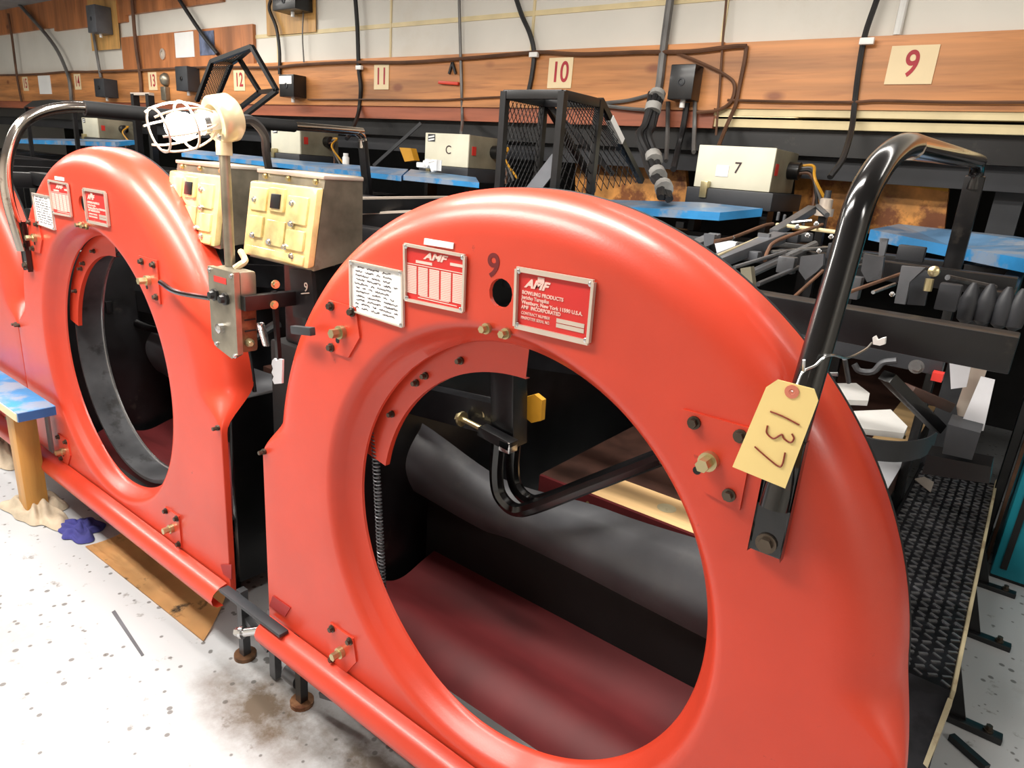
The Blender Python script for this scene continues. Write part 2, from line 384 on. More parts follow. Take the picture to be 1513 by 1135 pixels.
def machine(x0, label, full=True, nine=False):
    root = thing('pinspotter_machine', (x0, .1, 0), label, 'bowling machine', 'red pinspotter machines in a row')
    cov = cover_builder(x0).build('rear_cover', 'red_paint', root, smooth=50)
    # black rubber strip behind the rim of the arch
    b = MB(); b.tube([(x0 + .775 * math.cos(a), .142, ZC + .775 * math.sin(a)) for a in [math.pi * k / 60 for k in range(2, 59)]], .007, 8); b.build('edge_seal', 'black_matte', root)
    # rolled foot rail
    b = MB()
    prof = [(-.004, .262), (-.03, .258), (-.052, .242), (-.06, .222), (-.056, .202), (-.042, .19), (-.02, .186)]
    for (ya, za), (yb, zb) in zip(prof, prof[1:]): b.quad((x0 - .80, ya, za), (x0 + .80, ya, za), (x0 + .80, yb, zb), (x0 - .80, yb, zb))
    bmesh.ops.remove_doubles(b.bm, verts=b.bm.verts, dist=1e-5)
    b.build('foot_rail', 'red_paint', root, smooth=70)
    # inner guard segment
    b = MB(); n = 30; a0, a1 = math.radians(88), math.radians(170); P0 = []; P1 = []
    for k in range(n + 1):
        a = a0 + (a1 - a0) * k / n; P0.append((.480 * math.cos(a), .480 * math.sin(a))); P1.append((.405 * math.cos(a), .405 * math.sin(a)))
    for k in range(n):
        b.quad(*[on_face(x0, *q, .085) for q in (P0[k], P0[k + 1], P1[k + 1], P1[k])])
        b.quad(*[on_face(x0, q[0], q[1], y) for q, y in ((P1[k], .085), (P1[k + 1], .085), (P1[k + 1], .10), (P1[k], .10))])
    bmesh.ops.remove_doubles(b.bm, verts=b.bm.verts, dist=1e-5)
    g = b.build('ring_guard', 'red_paint', root)
    for a in (112, 128, 133, 150): MB().bolt(on_face(x0, .435 * math.cos(math.radians(a)), .435 * math.sin(math.radians(a)), .085), (0, -1, 0), .006, .016).build('guard_bolt', 'dark_bolt', g)
    # adjuster plates
    for u, v, s1, s2 in ADJ:
        sx = -1 if u < 0 else 1
        pl = [on_face(x0, u + sx * .052, v + .062), on_face(x0, u - sx * .045, v + .062), on_face(x0, u - sx * .06, v - .005), on_face(x0, u - sx * .02, v - .062), on_face(x0, u + sx * .052, v - .062)]
        if u > 0 and v > 0: pl = [on_face(x0, u - .058, v + .066), on_face(x0, u + .06, v + .066), on_face(x0, u + .06, v - .07), on_face(x0, u - .0, v - .06), on_face(x0, u - .055, v + .0)]
        ap = MB().prism(pl, (0, -.005, 0)).build('adjuster_plate', 'red_paint', root, smooth=0)
        b = MB(); b.bolt(on_face(x0, u + .0, v - .004, -.005), (0, -1, 0), .011, .034); b.build('pivot_bolt', 'brass_bolt', ap)
        for du, dv in ((.04 * sx, .05), (-.035 * sx, .05), (.04 * sx, -.05)):
            MB().bolt(on_face(x0, u + du, v + dv, -.005), (0, -1, 0), .0075, .012).build('corner_bolt', 'dark_bolt', ap)
        MB().cyl(on_face(x0, u - .018, v - .028, -.0055), on_face(x0, u - .018, v - .028, -.004), .007, 12).build('slot_hole', 'black_matte', ap)
    for u in (-.026, .022): MB().bolt(on_face(x0, u, .515), (0, -1, 0), .0075, .02).build('sight_hole_bolt', 'brass_bolt', root)
    for u in (-.80, .80): MB().bolt(on_face(x0, u, .005), (0, -1, 0), .006, .02).build('shoulder_bolt', 'dark_bolt', root)
    # plates on the arch
    def plate(name, A, B, C_, D, m, fm, fw):
        t = Vector((0, -.003, 0))
        p = MB().prism([A, B, C_, D], t).build(name, m, root, smooth=0)
        frame_plate(MB(), A + t * .6, B + t * .6, C_ + t * .6, D + t * .6, fw).build('plate_frame', fm, p)
        for q in (A, B, C_, D):
            cc = (A + B + C_ + D) / 4; q2 = q + (cc - q).normalized() * .006
            MB().lathe(q2 + Vector((0, -.006, 0)), (0, -1, 0), [(0, .0055), (.002, .005), (.004, .002), (.0042, 0)], 10).build('rivet', 'bright_steel', p)
        return p
    o = Vector((x0, 0, 0))
    R1 = [o + px(x, y, Y=0) for x, y in ((767, 397), (880, 417), (872, 506), (764, 481))]
    R2 = [o + px(x, y, Y=0) for x, y in ((601, 361), (690, 378), (687, 460), (602, 442))]
    R3 = [o + px(x, y, Y=0) for x, y in ((520, 385), (597, 401), (598, 483), (521, 458))]
    p1 = plate('maker_plate', *R1, 'red_plate', 'alu_frame', .009)
    p2 = plate('serial_plate', *R2, 'red_plate', 'alu_frame', .006)
    p3 = plate('notice_plate', *R3, 'paper_white', 'alu_frame', .003)
    def ax(R):
        A, B, C_, D = R; ux = ((B - A) + (C_ - D)) / 2; uy = ((A - D) + (B - C_)) / 2; c = (A + B + C_ + D) / 4 + Vector((0, -.0035, 0)); return c, ux, uy
    c, ux, uy = ax(R1); q = lambda a, d: c + ux * a + uy * d
    w = ux.length
    text('lettering', 'AMF', .021, q(-.24, .275), 'pink_print', p1, ux, uy, shear=.35, bold=.0009, width=.36 * w)
    b = MB(); b.bar(q(-.22, .375), q(-.13, .375), .010, .002, up=(0, 1, 0)); b.build('logo_mark', 'pink_print', p1, smooth=0)
    for k, (s, sz) in enumerate((('BOWLING PRODUCTS', .56), ('Jericho Turnpike', .38), ('Westbury, New York 11590 U.S.A.', .82), ('AMF  INCORPORATED', .54))):
        text('lettering', s, .0092, q(-.43, .115 - k * .085), 'pink_print', p1, ux, uy, align='LEFT', bold=.0002, width=sz * w)
    for k, s in enumerate(('CONTRACT NUMBER', 'PINSPOTTER SERIAL NO.')):
        text('lettering', s, .0075, q(-.43, -.245 - k * .085), 'pink_print', p1, ux, uy, align='LEFT', width=.40 * w)
        b = MB(); b.obox(q(.24, -.245 - k * .085) + Vector((0, 0, 0)), (.36 * w, .0012, .07 * uy.length), Matrix((ux.normalized(), Vector((0, 1, 0)), uy.normalized())).transposed()); b.build('number_strip', 'alu_frame', p1, smooth=0)
    c, ux, uy = ax(R2); w = ux.length; h = uy.length; RM = Matrix((ux.normalized(), Vector((0, 1, 0)), uy.normalized())).transposed()
    text('lettering', 'AMF', .019, q(0, .36), 'pink_print', p2, ux, uy, shear=.35, bold=.0007, width=.42 * w)
    MB().obox(q(-.18, .235), (.28 * w, .001, .05 * h), RM).build('number_strip', 'pink_print', p2, smooth=0); MB().obox(q(.36, .30), (.2 * w, .001, .05 * h), RM).build('number_strip', 'pink_print', p2, smooth=0)
    b = MB()
    for k in range(5):
        for j in range(16): b.obox(q(-.39 + k * .195, .13 - j * .0325), (.165 * w, .001, .026 * h), RM)
    b.build('number_table', 'pink_print', p2, smooth=0)
    b = MB(); b.obox(q(0, -.385), (.5 * w, .001, .014 * h), RM); b.obox(q(.05, -.425), (.66 * w, .001, .014 * h), RM); b.obox(q(0, .175), (.95 * w, .001, .014 * h), RM)
    b.build('fine_print', 'pink_print', p2, smooth=0)
    MB().prism([o + px(x, y, Y=-.001) for x, y in ((628, 352), (671, 359), (670, 368), (627, 361))], (0, -.002, 0)).build('label_strip', 'paper_white', root, smooth=0)
    # hand lettered lines: too small to read in the photo, so only the marks of the pen
    c, ux, uy = ax(R3); rnd = random.Random(3); b = MB()
    for k in range(11):
        xx = -.42 + (.06 if k == 0 else rnd.random() * .03); yy = .40 - k * .079
        while xx < .38:
            n = rnd.choice((2, 4, 5, 7, 8)); l = n * .032
            if xx + l > .44: break
            pts = []
            for j in range(n * 3 + 1): pts.append(q(xx + l * j / (n * 3), yy + rnd.uniform(-.017, .017)))
            for p_, q_ in zip(pts, pts[1:]): b.bar(p_, q_, .0011, .0008, up=(0, 1, 0))
            xx += l + .06
        if k in (3, 6, 8): pass
    b.build('handwriting', 'ink_dark', p3, smooth=0)
    # body --------------------------------------------------------------
    B = lambda a, c_, m, name, bev=.004: MB().box((x0 + a[0], a[1], a[2]), (x0 + c_[0], c_[1], c_[2]), bev).build(name, m, root)
    B((-.775, .15, .06), (-.745, 2.3, 1.12), 'black_steel', 'side_plate')
    B((.535, .18, .06), (.56, 1.15, .78), 'black_steel', 'side_plate')  # unseen plate added to stop light leaking into the pit from the right
    B((-.745, .61, .02), (.53, .635, .47), 'black_matte', 'tail_board')
    # cushion: heavy rubber sheet hung across the pit
    b = MB(); nx, nz = 30, 12
    gr = []
    def prof_(x, pts):
        for (xa, za), (xb, zb) in zip(pts, pts[1:]):
            if x <= xb: return za + (zb - za) * sstep(xa, xb, x)
        return pts[-1][1]
    for i in range(nx + 1):
        t = i / nx; x = -.742 + 1.27 * t; row = []
        top = prof_(x, ((-.8, .77), (-.40, .625), (-.05, .66), (.6, .70))); bot = prof_(x, ((-.8, .56), (-.40, .47), (.6, .42)))
        yt = prof_(x, ((-.8, .56), (-.35, .66), (.6, .68))); yb = prof_(x, ((-.8, .50), (-.35, .595), (.6, .60)))
        for j in range(nz + 1):
            q_ = j / nz; z = bot + (top - bot) * q_ - .04 * (1 - q_) ** 3
            row.append(b.bm.verts.new((x0 + x, yb + (yt - yb) * q_ ** 1.5 - .035 * math.sin(math.pi * min(1, q_ * 1.1)) + .03 * (1 - q_) ** 3, z)))
        gr.append(row)
    for i in range(nx):
        for j in range(nz): b.bm.faces.new((gr[i][j], gr[i + 1][j], gr[i + 1][j + 1], gr[i][j + 1]))
    b.build('pit_cushion', 'rubber', root, smooth=70)
    # pit carpet: belt over a front roller
    b = MB(); prof = [(.175, .08), (.16, .16), (.178, .232), (.225, .275), (.285, .288), (.35, .262), (.41, .232), (.47, .228), (.55, .25), (.608, .262)]
    prof = smooth_path([(p[0], p[1], 0) for p in prof], 4)
    for p_, q_ in zip(prof, prof[1:]): b.quad((x0 - .70, p_.x, p_.y), (x0 + .53, p_.x, p_.y), (x0 + .53, q_.x, q_.y), (x0 - .70, q_.x, q_.y))
    bmesh.ops.remove_doubles(b.bm, verts=b.bm.verts, dist=1e-5); b.build('pit_carpet', 'maroon', root, smooth=80)
    MB().box((x0 - .5, .125, .236), (x0 + .5, .15, .246)).build('bottom_strip', 'bright_steel', root); MB().box((x0 - .5, .092, .236), (x0 + .5, .104, .246)).build('bottom_strip', 'bright_steel', root); MB().box((x0 - .5, .10, .225), (x0 + .5, .13, .238)).build('bottom_channel', 'dull_steel', root)
    # frame across the top and back uprights
    B((-.74, .62, 1.30), (.79, .70, 1.375), 'black_steel', 'cross_beam')
    B((-.74, .95, 1.20), (.66, 1.0, 1.262), 'dark_grey', 'cross_beam')
    B((-.78, .36, 1.28), (-.70, 2.3, 1.37), 'black_steel', 'side_rail')
    B((.70, 1.35, 1.31), (.755, 2.3, 1.385), 'black_steel', 'side_rail')
    B((-.74, 2.2, 1.32), (.75, 2.3, 1.39), 'black_steel', 'cross_beam')
    B((-.74, 1.45, 1.36), (.75, 1.52, 1.42), 'black_steel', 'cross_beam')
    for u, wd_ in ((-.74, .08), (.5315, .034)): B((u, 2.2, 0), (u + wd_, 2.28, 1.39), 'black_steel', 'upright')
    for u in (-.74, .46): B((u, .16, 0), (u + .05, .21, .30), 'black_steel', 'leg')
    # ball-side column with U bracket
    q = lambda x, y, Y: Vector((x0, 0, 0)) + px(x, y, Y=Y)
    col = MB().bar(q(752, 480, .5), q(752, 655, .5), .085, .07, up=(0, 1, 0), bev=.006).build('column', 'black_steel', root)
    b = MB()
    for dy in (-.03, .05):
        a = q(746, 650, .5) + Vector((0, dy, 0)); e = q(815, 700, .5) + Vector((0, dy, 0))
        pts = [a, a + Vector((.0, 0, -.10)), a + Vector((.02, 0, -.165)), a + Vector((.075, 0, -.19)), a + Vector((.14, 0, -.16)), a + Vector((.28, .05, -.06)), a + Vector((.45, .12, .06))]
        b.tube(smooth_path(pts, 6), .021, 8)
    b.build('u_bracket', 'black_gloss', root)
    b = MB(); c0 = q(735, 648, .44); b.bar(c0 + Vector((-.06, 0, .01)), c0 + Vector((.06, 0, -.005)), .04, .03, bev=.004); b.build('clamp', 'black_steel', col)
    MB().cyl(c0 + Vector((-.14, 0, .02)), c0 + Vector((-.05, 0, .01)), .009, 10).bolt(c0 + Vector((-.135, 0, .02)), (-1, 0, 0), .016, .02).build('clamp_bolt', 'brass_bolt', col)
    MB().box(c0 + Vector((.02, -.02, -.025)), c0 + Vector((.06, .02, .01)), .003).build('clamp_nut', 'bright_steel', col)
    sp = [c0 + Vector((-.10 + .02 * math.cos(t), .03 + t * .004, .035 + .02 * math.sin(t))) for t in [k * .5 for k in range(110)]]
    MB().tube(sp, .0035, 5).build('clamp_spring', 'brass_bolt', col)
    MB().prism([q(x, y, .56) for x, y in ((772, 588), (790, 583), (801, 592), (799, 622), (785, 625), (771, 613))], (0, .02, 0)).build('yellow_guard', 'yellow_part', root)
    MB().bar(q(608, 586, .5), q(742, 618, .5), .06, .09, bev=.004).build('cross_arm', 'black_steel', root)
    MB().bar(q(600, 570, .62) + Vector((.1, .3, .12)), q(1000, 640, .62) + Vector((0, .3, .1)), .05, .10, bev=.004).build('cross_arm', 'black_steel', root)
    if nine:
        a = px(551, 600, Y=.095); e = px(567, 898, Y=.075); d = e - a; sp = []
        for k in range(900):
            t = k / 899; an = t * 2 * math.pi * 56; sp.append(a + d * t + Vector((math.cos(an), math.sin(an), 0)) * .009)
        MB().tube(sp, .0019, 4).build('return_spring', 'grey_steel', root)
        MB().tube([e + Vector((0, 0, .006)), e + Vector((0, -.012, -.012)), e + Vector((.004, -.008, -.022))], .003, 6).build('spring_hook', 'bright_steel', root)
    return root
m9 = machine(0, 'nearest red pinspotter with round opening, stencilled 9 above its sight hole', nine=True)
text('stencil_number', '9', .062, px(729, 394, Y=0) + Vector((0, -.0004, 0)), 'stencil', m9, bold=.001)
m10 = machine(-1.84, 'second red pinspotter, left of the grey switch box and the wire caged lamp')
m11 = machine(-3.47, 'red pinspotter at the far left edge, mostly out of the picture')
# pin wheel ring inside the second machine
b = MB(); ra = [(.10, .474), (.20, .474), (.202, .458), (.098, .458), (.10, .474)]
for (ya, r1), (yb, r2) in zip(ra, ra[1:]):
    for k in range(72):
        a0, a1 = 2 * math.pi * k / 72, 2 * math.pi * (k + 1) / 72
        b.quad(*[(-1.84 + r * math.cos(a), y, ZC + r * math.sin(a)) for r, y, a in ((r1, ya, a0), (r1, ya, a1), (r2, yb, a1), (r2, yb, a0))])
bmesh.ops.remove_doubles(b.bm, verts=b.bm.verts, dist=1e-5); pw = b.build('pin_wheel', 'dull_steel', m10)
MB().tube([(-1.84 + .457 * math.cos(a), .20, ZC + .457 * math.sin(a)) for a in [2 * math.pi * k / 72 for k in range(73)]], .006, 6, False).build('wheel_lip', 'bright_steel', pw)
MB().tube(smooth_path([px(150, 412, Y=.35), px(165, 440, Y=.4), px(188, 470, Y=.45), px(230, 486, Y=.5), px(270, 488, Y=.55)], 6), .022, 10).build('hose', 'black_gloss', m10)
MB().box(px(99, 424, Y=.33), px(168, 462, Y=.36), .004).build('motor_shelf', 'black_steel', m10)
MB().tube([px(112, 478, Y=.3), px(168, 468, Y=.42)], .009, 8).build('cross_rod', 'brass_bolt', m10)
for k in range(4): MB().lathe(px(122 + 11 * k, 414 - 2 * k, Y=.36), (0, 0, 1), [(-.02, .015), (.01, .015), (.02, .006), (.02, 0)], 10).build('terminal_post', 'dull_steel', m10)

# hand rails bolted to the covers that flank a walkway
def hand_rail(x0, sx, root):
    X = x0 + sx * .56
    b = MB(); b.bar((X, -.012, 1.08), (X, -.012, 1.27), .05, .012, up=(0, 1, 0), bev=.003); b.build('rail_bracket', 'black_gloss', root)
    MB().bolt((X, -.018, 1.10), (0, -1, 0), .011, .012).build('rail_bolt', 'dark_bolt', root)
    if sx > 0: pts = [(X, -.02, 1.16), (X, .012, 1.30), (X, .046, 1.411), (X, .082, 1.536), (X, .104, 1.603), (X, .154, 1.642), (X, .225, 1.672), (X, .36, 1.698), (X, .60, 1.708), (X, 1.60, 1.741), (X, 1.66, 1.738), (X, 1.70, 1.712), (X, 1.705, 1.66)]
    else: pts = [(X, -.02, 1.16), (X, -.035, 1.265), (X, -.045, 1.367), (X, -.038, 1.467), (X, -.012, 1.554), (X, .03, 1.63), (X, .092, 1.678), (X, .18, 1.708), (X, .275, 1.718), (X, .488, 1.718), (X, 1.60, 1.745), (X, 1.66, 1.742), (X, 1.70, 1.715), (X, 1.705, 1.66)]
    MB().tube(smooth_path(pts, 6), .0215, 14).build('hand_rail', 'chrome' if sx < 0 else 'black_gloss', root)
    if sx < 0:
        MB().tube([(X, .26, 1.7165), (X, .50, 1.718), (X, 1.25, 1.7365)], .029, 12).build('foam_sleeve', 'black_matte', root)
    else:
        MB().tube([(X, .42, 1.7005), (X, 1.58, 1.7404)], .0222, 14).build('bare_rail', 'chrome', root)
    MB().bar((X, 1.70, 1.70), (X, 1.75, 1.36), .055, .03, up=(0, 1, 0), bev=.004).build('rail_post', 'black_steel', root)
hand_rail(0, 1, m9); hand_rail(-1.84, -1, m10)
# rubber stop and lever at the arch edges
MB().bar(px(433, 487, Y=-.03), px(462, 490, Y=-.03), .016, .02, bev=.002).build('rubber_stop', 'dark_grey', m9)
MB().tube(smooth_path([px(237, 417, Y=-.025), px(262, 432, Y=-.03), px(312, 441, Y=-.02)], 5), .008, 8).build('latch_lever', 'black_gloss', m10)
# ---------------------------------------------------------------- number cards and sheets on the wall
YF = YW - .021
def card(x, y, w, h, s, label, slot=True):
    c = px(x, y, Y=YF)
    o = thing('number_card', c, label, 'sign', 'lane number cards on the wood band')
    MB().box(c + Vector((-w / 2, -.004, -h / 2)), c + Vector((w / 2, .0, h / 2))).build('card', 'paper_tan', o, smooth=0)
    text('lane_number', s, h * .95, c + Vector((0, -.0048, 0)), 'ink_red', o, bold=.0022, squash=.8)
card(1347, 96, .185, .155, '9', 'largest tan card with red 9, right end of the wood band')
card(828, 108, .17, .165, '10', 'tan card with red 10 above the black mesh guard')
card(564, 114, .155, .165, '11', 'tan card with red 11, left of the red clip')
card(354, 119, .17, .165, '12', 'pale number card seen through the tilted mesh guard')
card(226, 120, .17, .165, '13', 'pale number card just left of the grey wall bell')
card(115, 121, .17, .165, '14', 'pale number card left of the grey switch box')
card(38, 124, .17, .165, '15', 'pale number card nearest the left edge')
def sheet(name, p0, p1, m, label, cat, Y=YF):
    a, b_ = px(*p0, Y=Y), px(*p1, Y=Y)
    return tag(MB().box((a.x, Y - .004, b_.z), (b_.x, Y + .001, a.z)).build(name, m, smooth=0), label, cat)
sheet('paper_notice', (258, 49), (288, 84), 'paper_white', 'white paper notice beside the blue poster', 'notice', YW - .011)
sheet('wall_poster', (294, 47), (318, 81), 'poster_blue', 'dark blue poster pinned to the wood panel', 'poster', YW - .011)
sheet('paper_notice', (56, 112), (77, 139), 'paper_white', 'white paper notice low on the far left of the wood band', 'notice')
sheet('backing_board', (129, 0), (178, 72), 'pale_ply', 'pale plywood board behind the upper left switch box', 'board', YW - .012)
sheet('backing_board', (393, -12), (467, 47), 'pale_ply', 'pale plywood board behind the black box at the top edge', 'board', YW + .004)
c = px(241, 80, Y=YW - .012); MBb = MB().lathe(c, (0, -1, 0), [(0, .05), (.01, .05), (.012, .03), (.004, .028), (.004, 0)], 20)
tag(MBb.build('wall_socket', 'alu_frame'), 'small round wall fitting left of the white notice', 'wall socket')
c = px(246, 118, Y=YF)
t = thing('wall_bell', c, 'grey bell with dome and box on the wood band', 'bell')
MB().lathe(c, (0, -1, 0), [(0, .062), (.02, .062), (.045, .045), (.058, .02), (.06, 0)], 20).build('gong', 'galvanised', t)
MB().box(c + Vector((-.045, -.045, -.19)), c + Vector((.05, 0, -.065)), .006).build('bell_box', 'galvanised', t)
# switch boxes on the wall
def jbox(p0, p1, dep, m, label, extra=None, Y=YF):
    a, b_ = px(*p0, Y=Y - dep), px(*p1, Y=Y - dep)
    o = thing('switch_box', ((a.x + b_.x) / 2, Y, b_.z), label, 'switch box', 'switch boxes on the wall')
    MB().box((a.x, Y - dep, b_.z), (b_.x, Y, a.z), .006).build('box_body', m, o)
    cx, cz = (a.x + b_.x) / 2, (a.z + b_.z) / 2
    MB().lathe((cx, Y - dep, cz), (0, -1, 0), [(0, .02), (.004, .02), (.006, .012), (.002, .011), (.002, 0)], 16).build('knob', 'dark_grey' if m != 'dark_grey' else 'black_steel', o)
    MB().cyl((cx, Y - dep * .5, b_.z + .002), (cx, Y - dep * .5, b_.z - .035), .014, 10).build('cable_gland', 'white_plastic', o)
    if extra: MB().box((a.x + .006, Y - dep - .004, a.z - .07), (b_.x - .02, Y - dep, a.z - .012)).build('box_label', extra, o, smooth=0)
    return o
jbox((992, 95), (1021, 147), .10, 'black_steel', 'tall black switch box between the 10 and 9 cards')
jbox((412, 110), (434, 143), .12, 'black_steel', 'black switch box with a white label, right of the tilted mesh guard', 'paper_white')
jbox((258, 98), (278, 134), .12, 'dark_grey', 'dark grey switch box between bell and tilted mesh guard')
jbox((138, 116), (155, 143), .14, 'dark_grey', 'slate grey switch box above the foam covered hand rail')
jbox((126, 8), (143, 47), .16, 'mid_grey', 'grey switch box with dark flank on plywood at upper left', None, YW - .02)
jbox((402, -10), (436, 12), .16, 'black_steel', 'black box on plywood cut by the top edge', None, YW)
c = px(670, 117, Y=YF)
t = thing('spring_clip', c, 'red handled black clip hanging on the wood band', 'clip')
MB().bar(c + Vector((-.005, -.012, .10)), c + Vector((-.03, -.012, .03)), .014, .014).build('clip_leg', 'cable_black', t)
MB().bar(c + Vector((-.005, -.012, .10)), c + Vector((.03, -.012, .03)), .014, .014).build('clip_leg', 'cable_black', t)
MB().bar(c + Vector((-.12, -.012, -.02)), c + Vector((.06, -.012, -.03)), .02, .02, bev=.005).build('clip_handle', 'red_clip', t)

# ---------------------------------------------------------------- cables and conduits
def cable(pts, r, m, label, name='wall_cable', Y=YW - .035, n=6, cat='cable', grp=None):
    P_ = [px(p[0], p[1], Y=(p[2] if len(p) > 2 else Y)) for p in pts]
    o = MB().tube(smooth_path(P_, 6) if len(P_) > 2 else P_, r, n).build(name, m)
    return tag(o, label, cat, grp)
cable([(524, -15), (528, 40), (530, 100), (533, 130), (530, 165), (521, 190, 2.4), (512, 205, 2.3)], .016, 'cable_black', 'thick black cable dropping down the wall left of the 11 card')
cable([(757, -20), (770, 20), (783, 50), (789, 78), (786, 110), (780, 140)], .014, 'cable_black', 'black cable slanting down to the left of the 10 card')
cable([(1303, -20), (1292, 10), (1277, 56), (1268, 110), (1262, 160), (1258, 192, 2.5), (1245, 235, 2.3), (1226, 262, 2.2)], .013, 'cable_black', 'black cable hanging left of the 9 card down to the machine')
cable([(1341, -20), (1325, 52)], .017, 'conduit_white', 'white conduit ending above the 9 card', 'conduit', YW - .0, 8, 'conduit')
cable([(993, -20), (984, 45), (979, 85), (975, 120), (972, 140)], .022, 'cable_grey', 'grey conduit above the taped cable bundle', 'conduit', YW - .03, 8, 'conduit')
cable([(678, -20), (680, 60), (682, 130), (683, 178), (681, 196, 2.3)], .010, 'cable_grey', 'thin grey rod in front of the red clip', 'conduit', YW - .03, 6, 'conduit')
cable([(1075, -20), (1068, 60), (1064, 120), (1058, 200)], .006, 'cable_brown', 'thin vertical wire right of the tall black switch box')
cable([(450, -10), (447, 50), (449, 92)], .006, 'cable_grey', 'thin grey wire below the plywood board at the top')
cable([(18, -5), (75, 60), (98, 104), (104, 130), (106, 160)], .020, 'cable_grey', 'grey conduit slanting down at the far left', 'conduit', YW - .05, 8, 'conduit')
cable([(262, -5), (295, 45), (322, 80)], .018, 'cable_black', 'black pipe slanting down beside the blue poster', 'conduit', YW - .05, 8, 'conduit')
cable([(12, 20), (17, 50), (25, 112), (32, 150)], .014, 'cable_brown', 'brown conduit nearest the left edge', 'conduit', YW - .05, 8, 'conduit')
cable([(195, -5), (200, 60), (207, 110), (209, 140)], .018, 'cable_brown', 'brown conduit left of the bell', 'conduit', YW - .04, 8, 'conduit')
cable([(138, 50), (143, 80), (149, 115)], .016, 'cable_grey', 'grey conduit joining the two left switch boxes', 'conduit', YW - .04, 8, 'conduit')
cable([(400, 0), (398, 14), (408, 40), (413, 75), (413, 110)], .014, 'cable_black', 'black cable from the top box to the labelled switch box')
cable([(0, 111), (50, 110), (100, 106), (160, 106), (260, 101), (330, 99), (400, 100), (440, 96), (520, 92), (600, 92), (690, 86), (760, 80), (800, 77), (860, 80), (950, 77), (1020, 76), (1080, 69), (1103, 68)], .011, 'cable_brown', 'long brown cable draped along the top of the wood band', Y=YW - .04)
cable([(1103, 68), (1100, 90), (1092, 130), (1087, 155), (1074, 185), (1062, 215, 2.4)], .010, 'cable_brown', 'brown cable dropping right of the tall black switch box')
cable([(895, 152), (930, 148), (968, 138)], .010, 'cable_grey', 'upper grey wire between mesh guard and cable bundle')
cable([(885, 155), (925, 160), (962, 163)], .010, 'cable_grey', 'lower grey wire between mesh guard and cable bundle')
cable([(1075, 148), (1150, 150), (1255, 151), (1300, 149), (1400, 151), (1513, 151), (1530, 151)], .007, 'cable_brown', 'thin wire stapled along the wood band under the 9 card')
cable([(455, 147), (560, 147), (640, 148), (700, 145), (745, 143)], .006, 'cable_brown', 'thin wire along the lower seam of the wood band')
cable([(1000, 78), (1040, 95), (1070, 110), (1085, 125), (1080, 150), (1060, 163), (1030, 166)], .009, 'cable_brown', 'loose brown wire looping round the tall black switch box')
for p, l in (((987, 60), 'left'), ((1000, 150), 'x')): pass
cable([(987, 150), (986, 200), (984, 238, 2.4)], .012, 'cable_grey', 'grey flexible tube under the left side of the tall black switch box')
cable([(1026, 100), (1027, 150), (1026, 190), (1025, 225, 2.4)], .011, 'cable_grey', 'grey flexible tube along the right side of the tall black switch box')
cable([(1015, 152), (1010, 185), (1003, 215), (995, 250, 2.3)], .016, 'cable_black', 'black cable hanging below the tall black switch box')
for (x, y, l) in ((531, 100, 'cable left of the 11 card'), (789, 81, 'cable left of the 10 card'), (1281, 61, 'cable left of the 9 card')):
    c = px(x, y, Y=YW - .05)
    tag(MB().box(c - Vector((.03, .012, .014)), c + Vector((.03, .012, .014)), .004).build('cable_clamp', 'white_plastic'), 'small white clamp on the ' + l, 'clamp', 'cable clamps on the wall')
# taped loom
P_ = [px(*p[:2], Y=p[2]) for p in ((972, 138, 2.5), (966, 155, 2.45), (960, 185, 2.4), (955, 200, 2.35), (965, 230, 2.3), (970, 255, 2.2), (980, 275, 2.1), (985, 292, 2.0))]
t = thing('cable_bundle', P_[-1], 'thick grey cable bundle wrapped in tape, left of the box marked 7', 'cable bundle')
b = MB()
for k in range(5):
    o = Vector((random.uniform(-.02, .02), 0, random.uniform(-.01, .01)))
    b.tube(smooth_path([p + o * (1 + .8 * math.sin(i * 1.3 + k)) + Vector((.02 * math.cos(k * 1.26), .02 * math.sin(k * 1.26), 0)) for i, p in enumerate(P_)], 4), .016, 7)
b.build('wires', 'cable_black', t)
for i in (0, 1, 4, 5, 6): MB().cyl(P_[i], P_[i] + (P_[i + 1] - P_[i]) * .35, .043, 12).build('tape_wrap', 'tape', t)
# fluorescent tube seen through the slot on the right
a, e = px(1060, 177, Y=YW + .045), px(1174, 187, Y=YW + .045)
t = thing('tube_light', (a + e) / 2, 'bright fluorescent tube showing in the slot under the wood band', 'light')
MB().cyl((a.x, a.y, 1.925), (e.x, e.y, 1.925), .016, 14).build('tube', 'tube_glass', t)
MB().cyl((e.x, e.y, 1.925), (e.x + .03, e.y, 1.925), .018, 14).build('tube_cap', 'alu_frame', t)

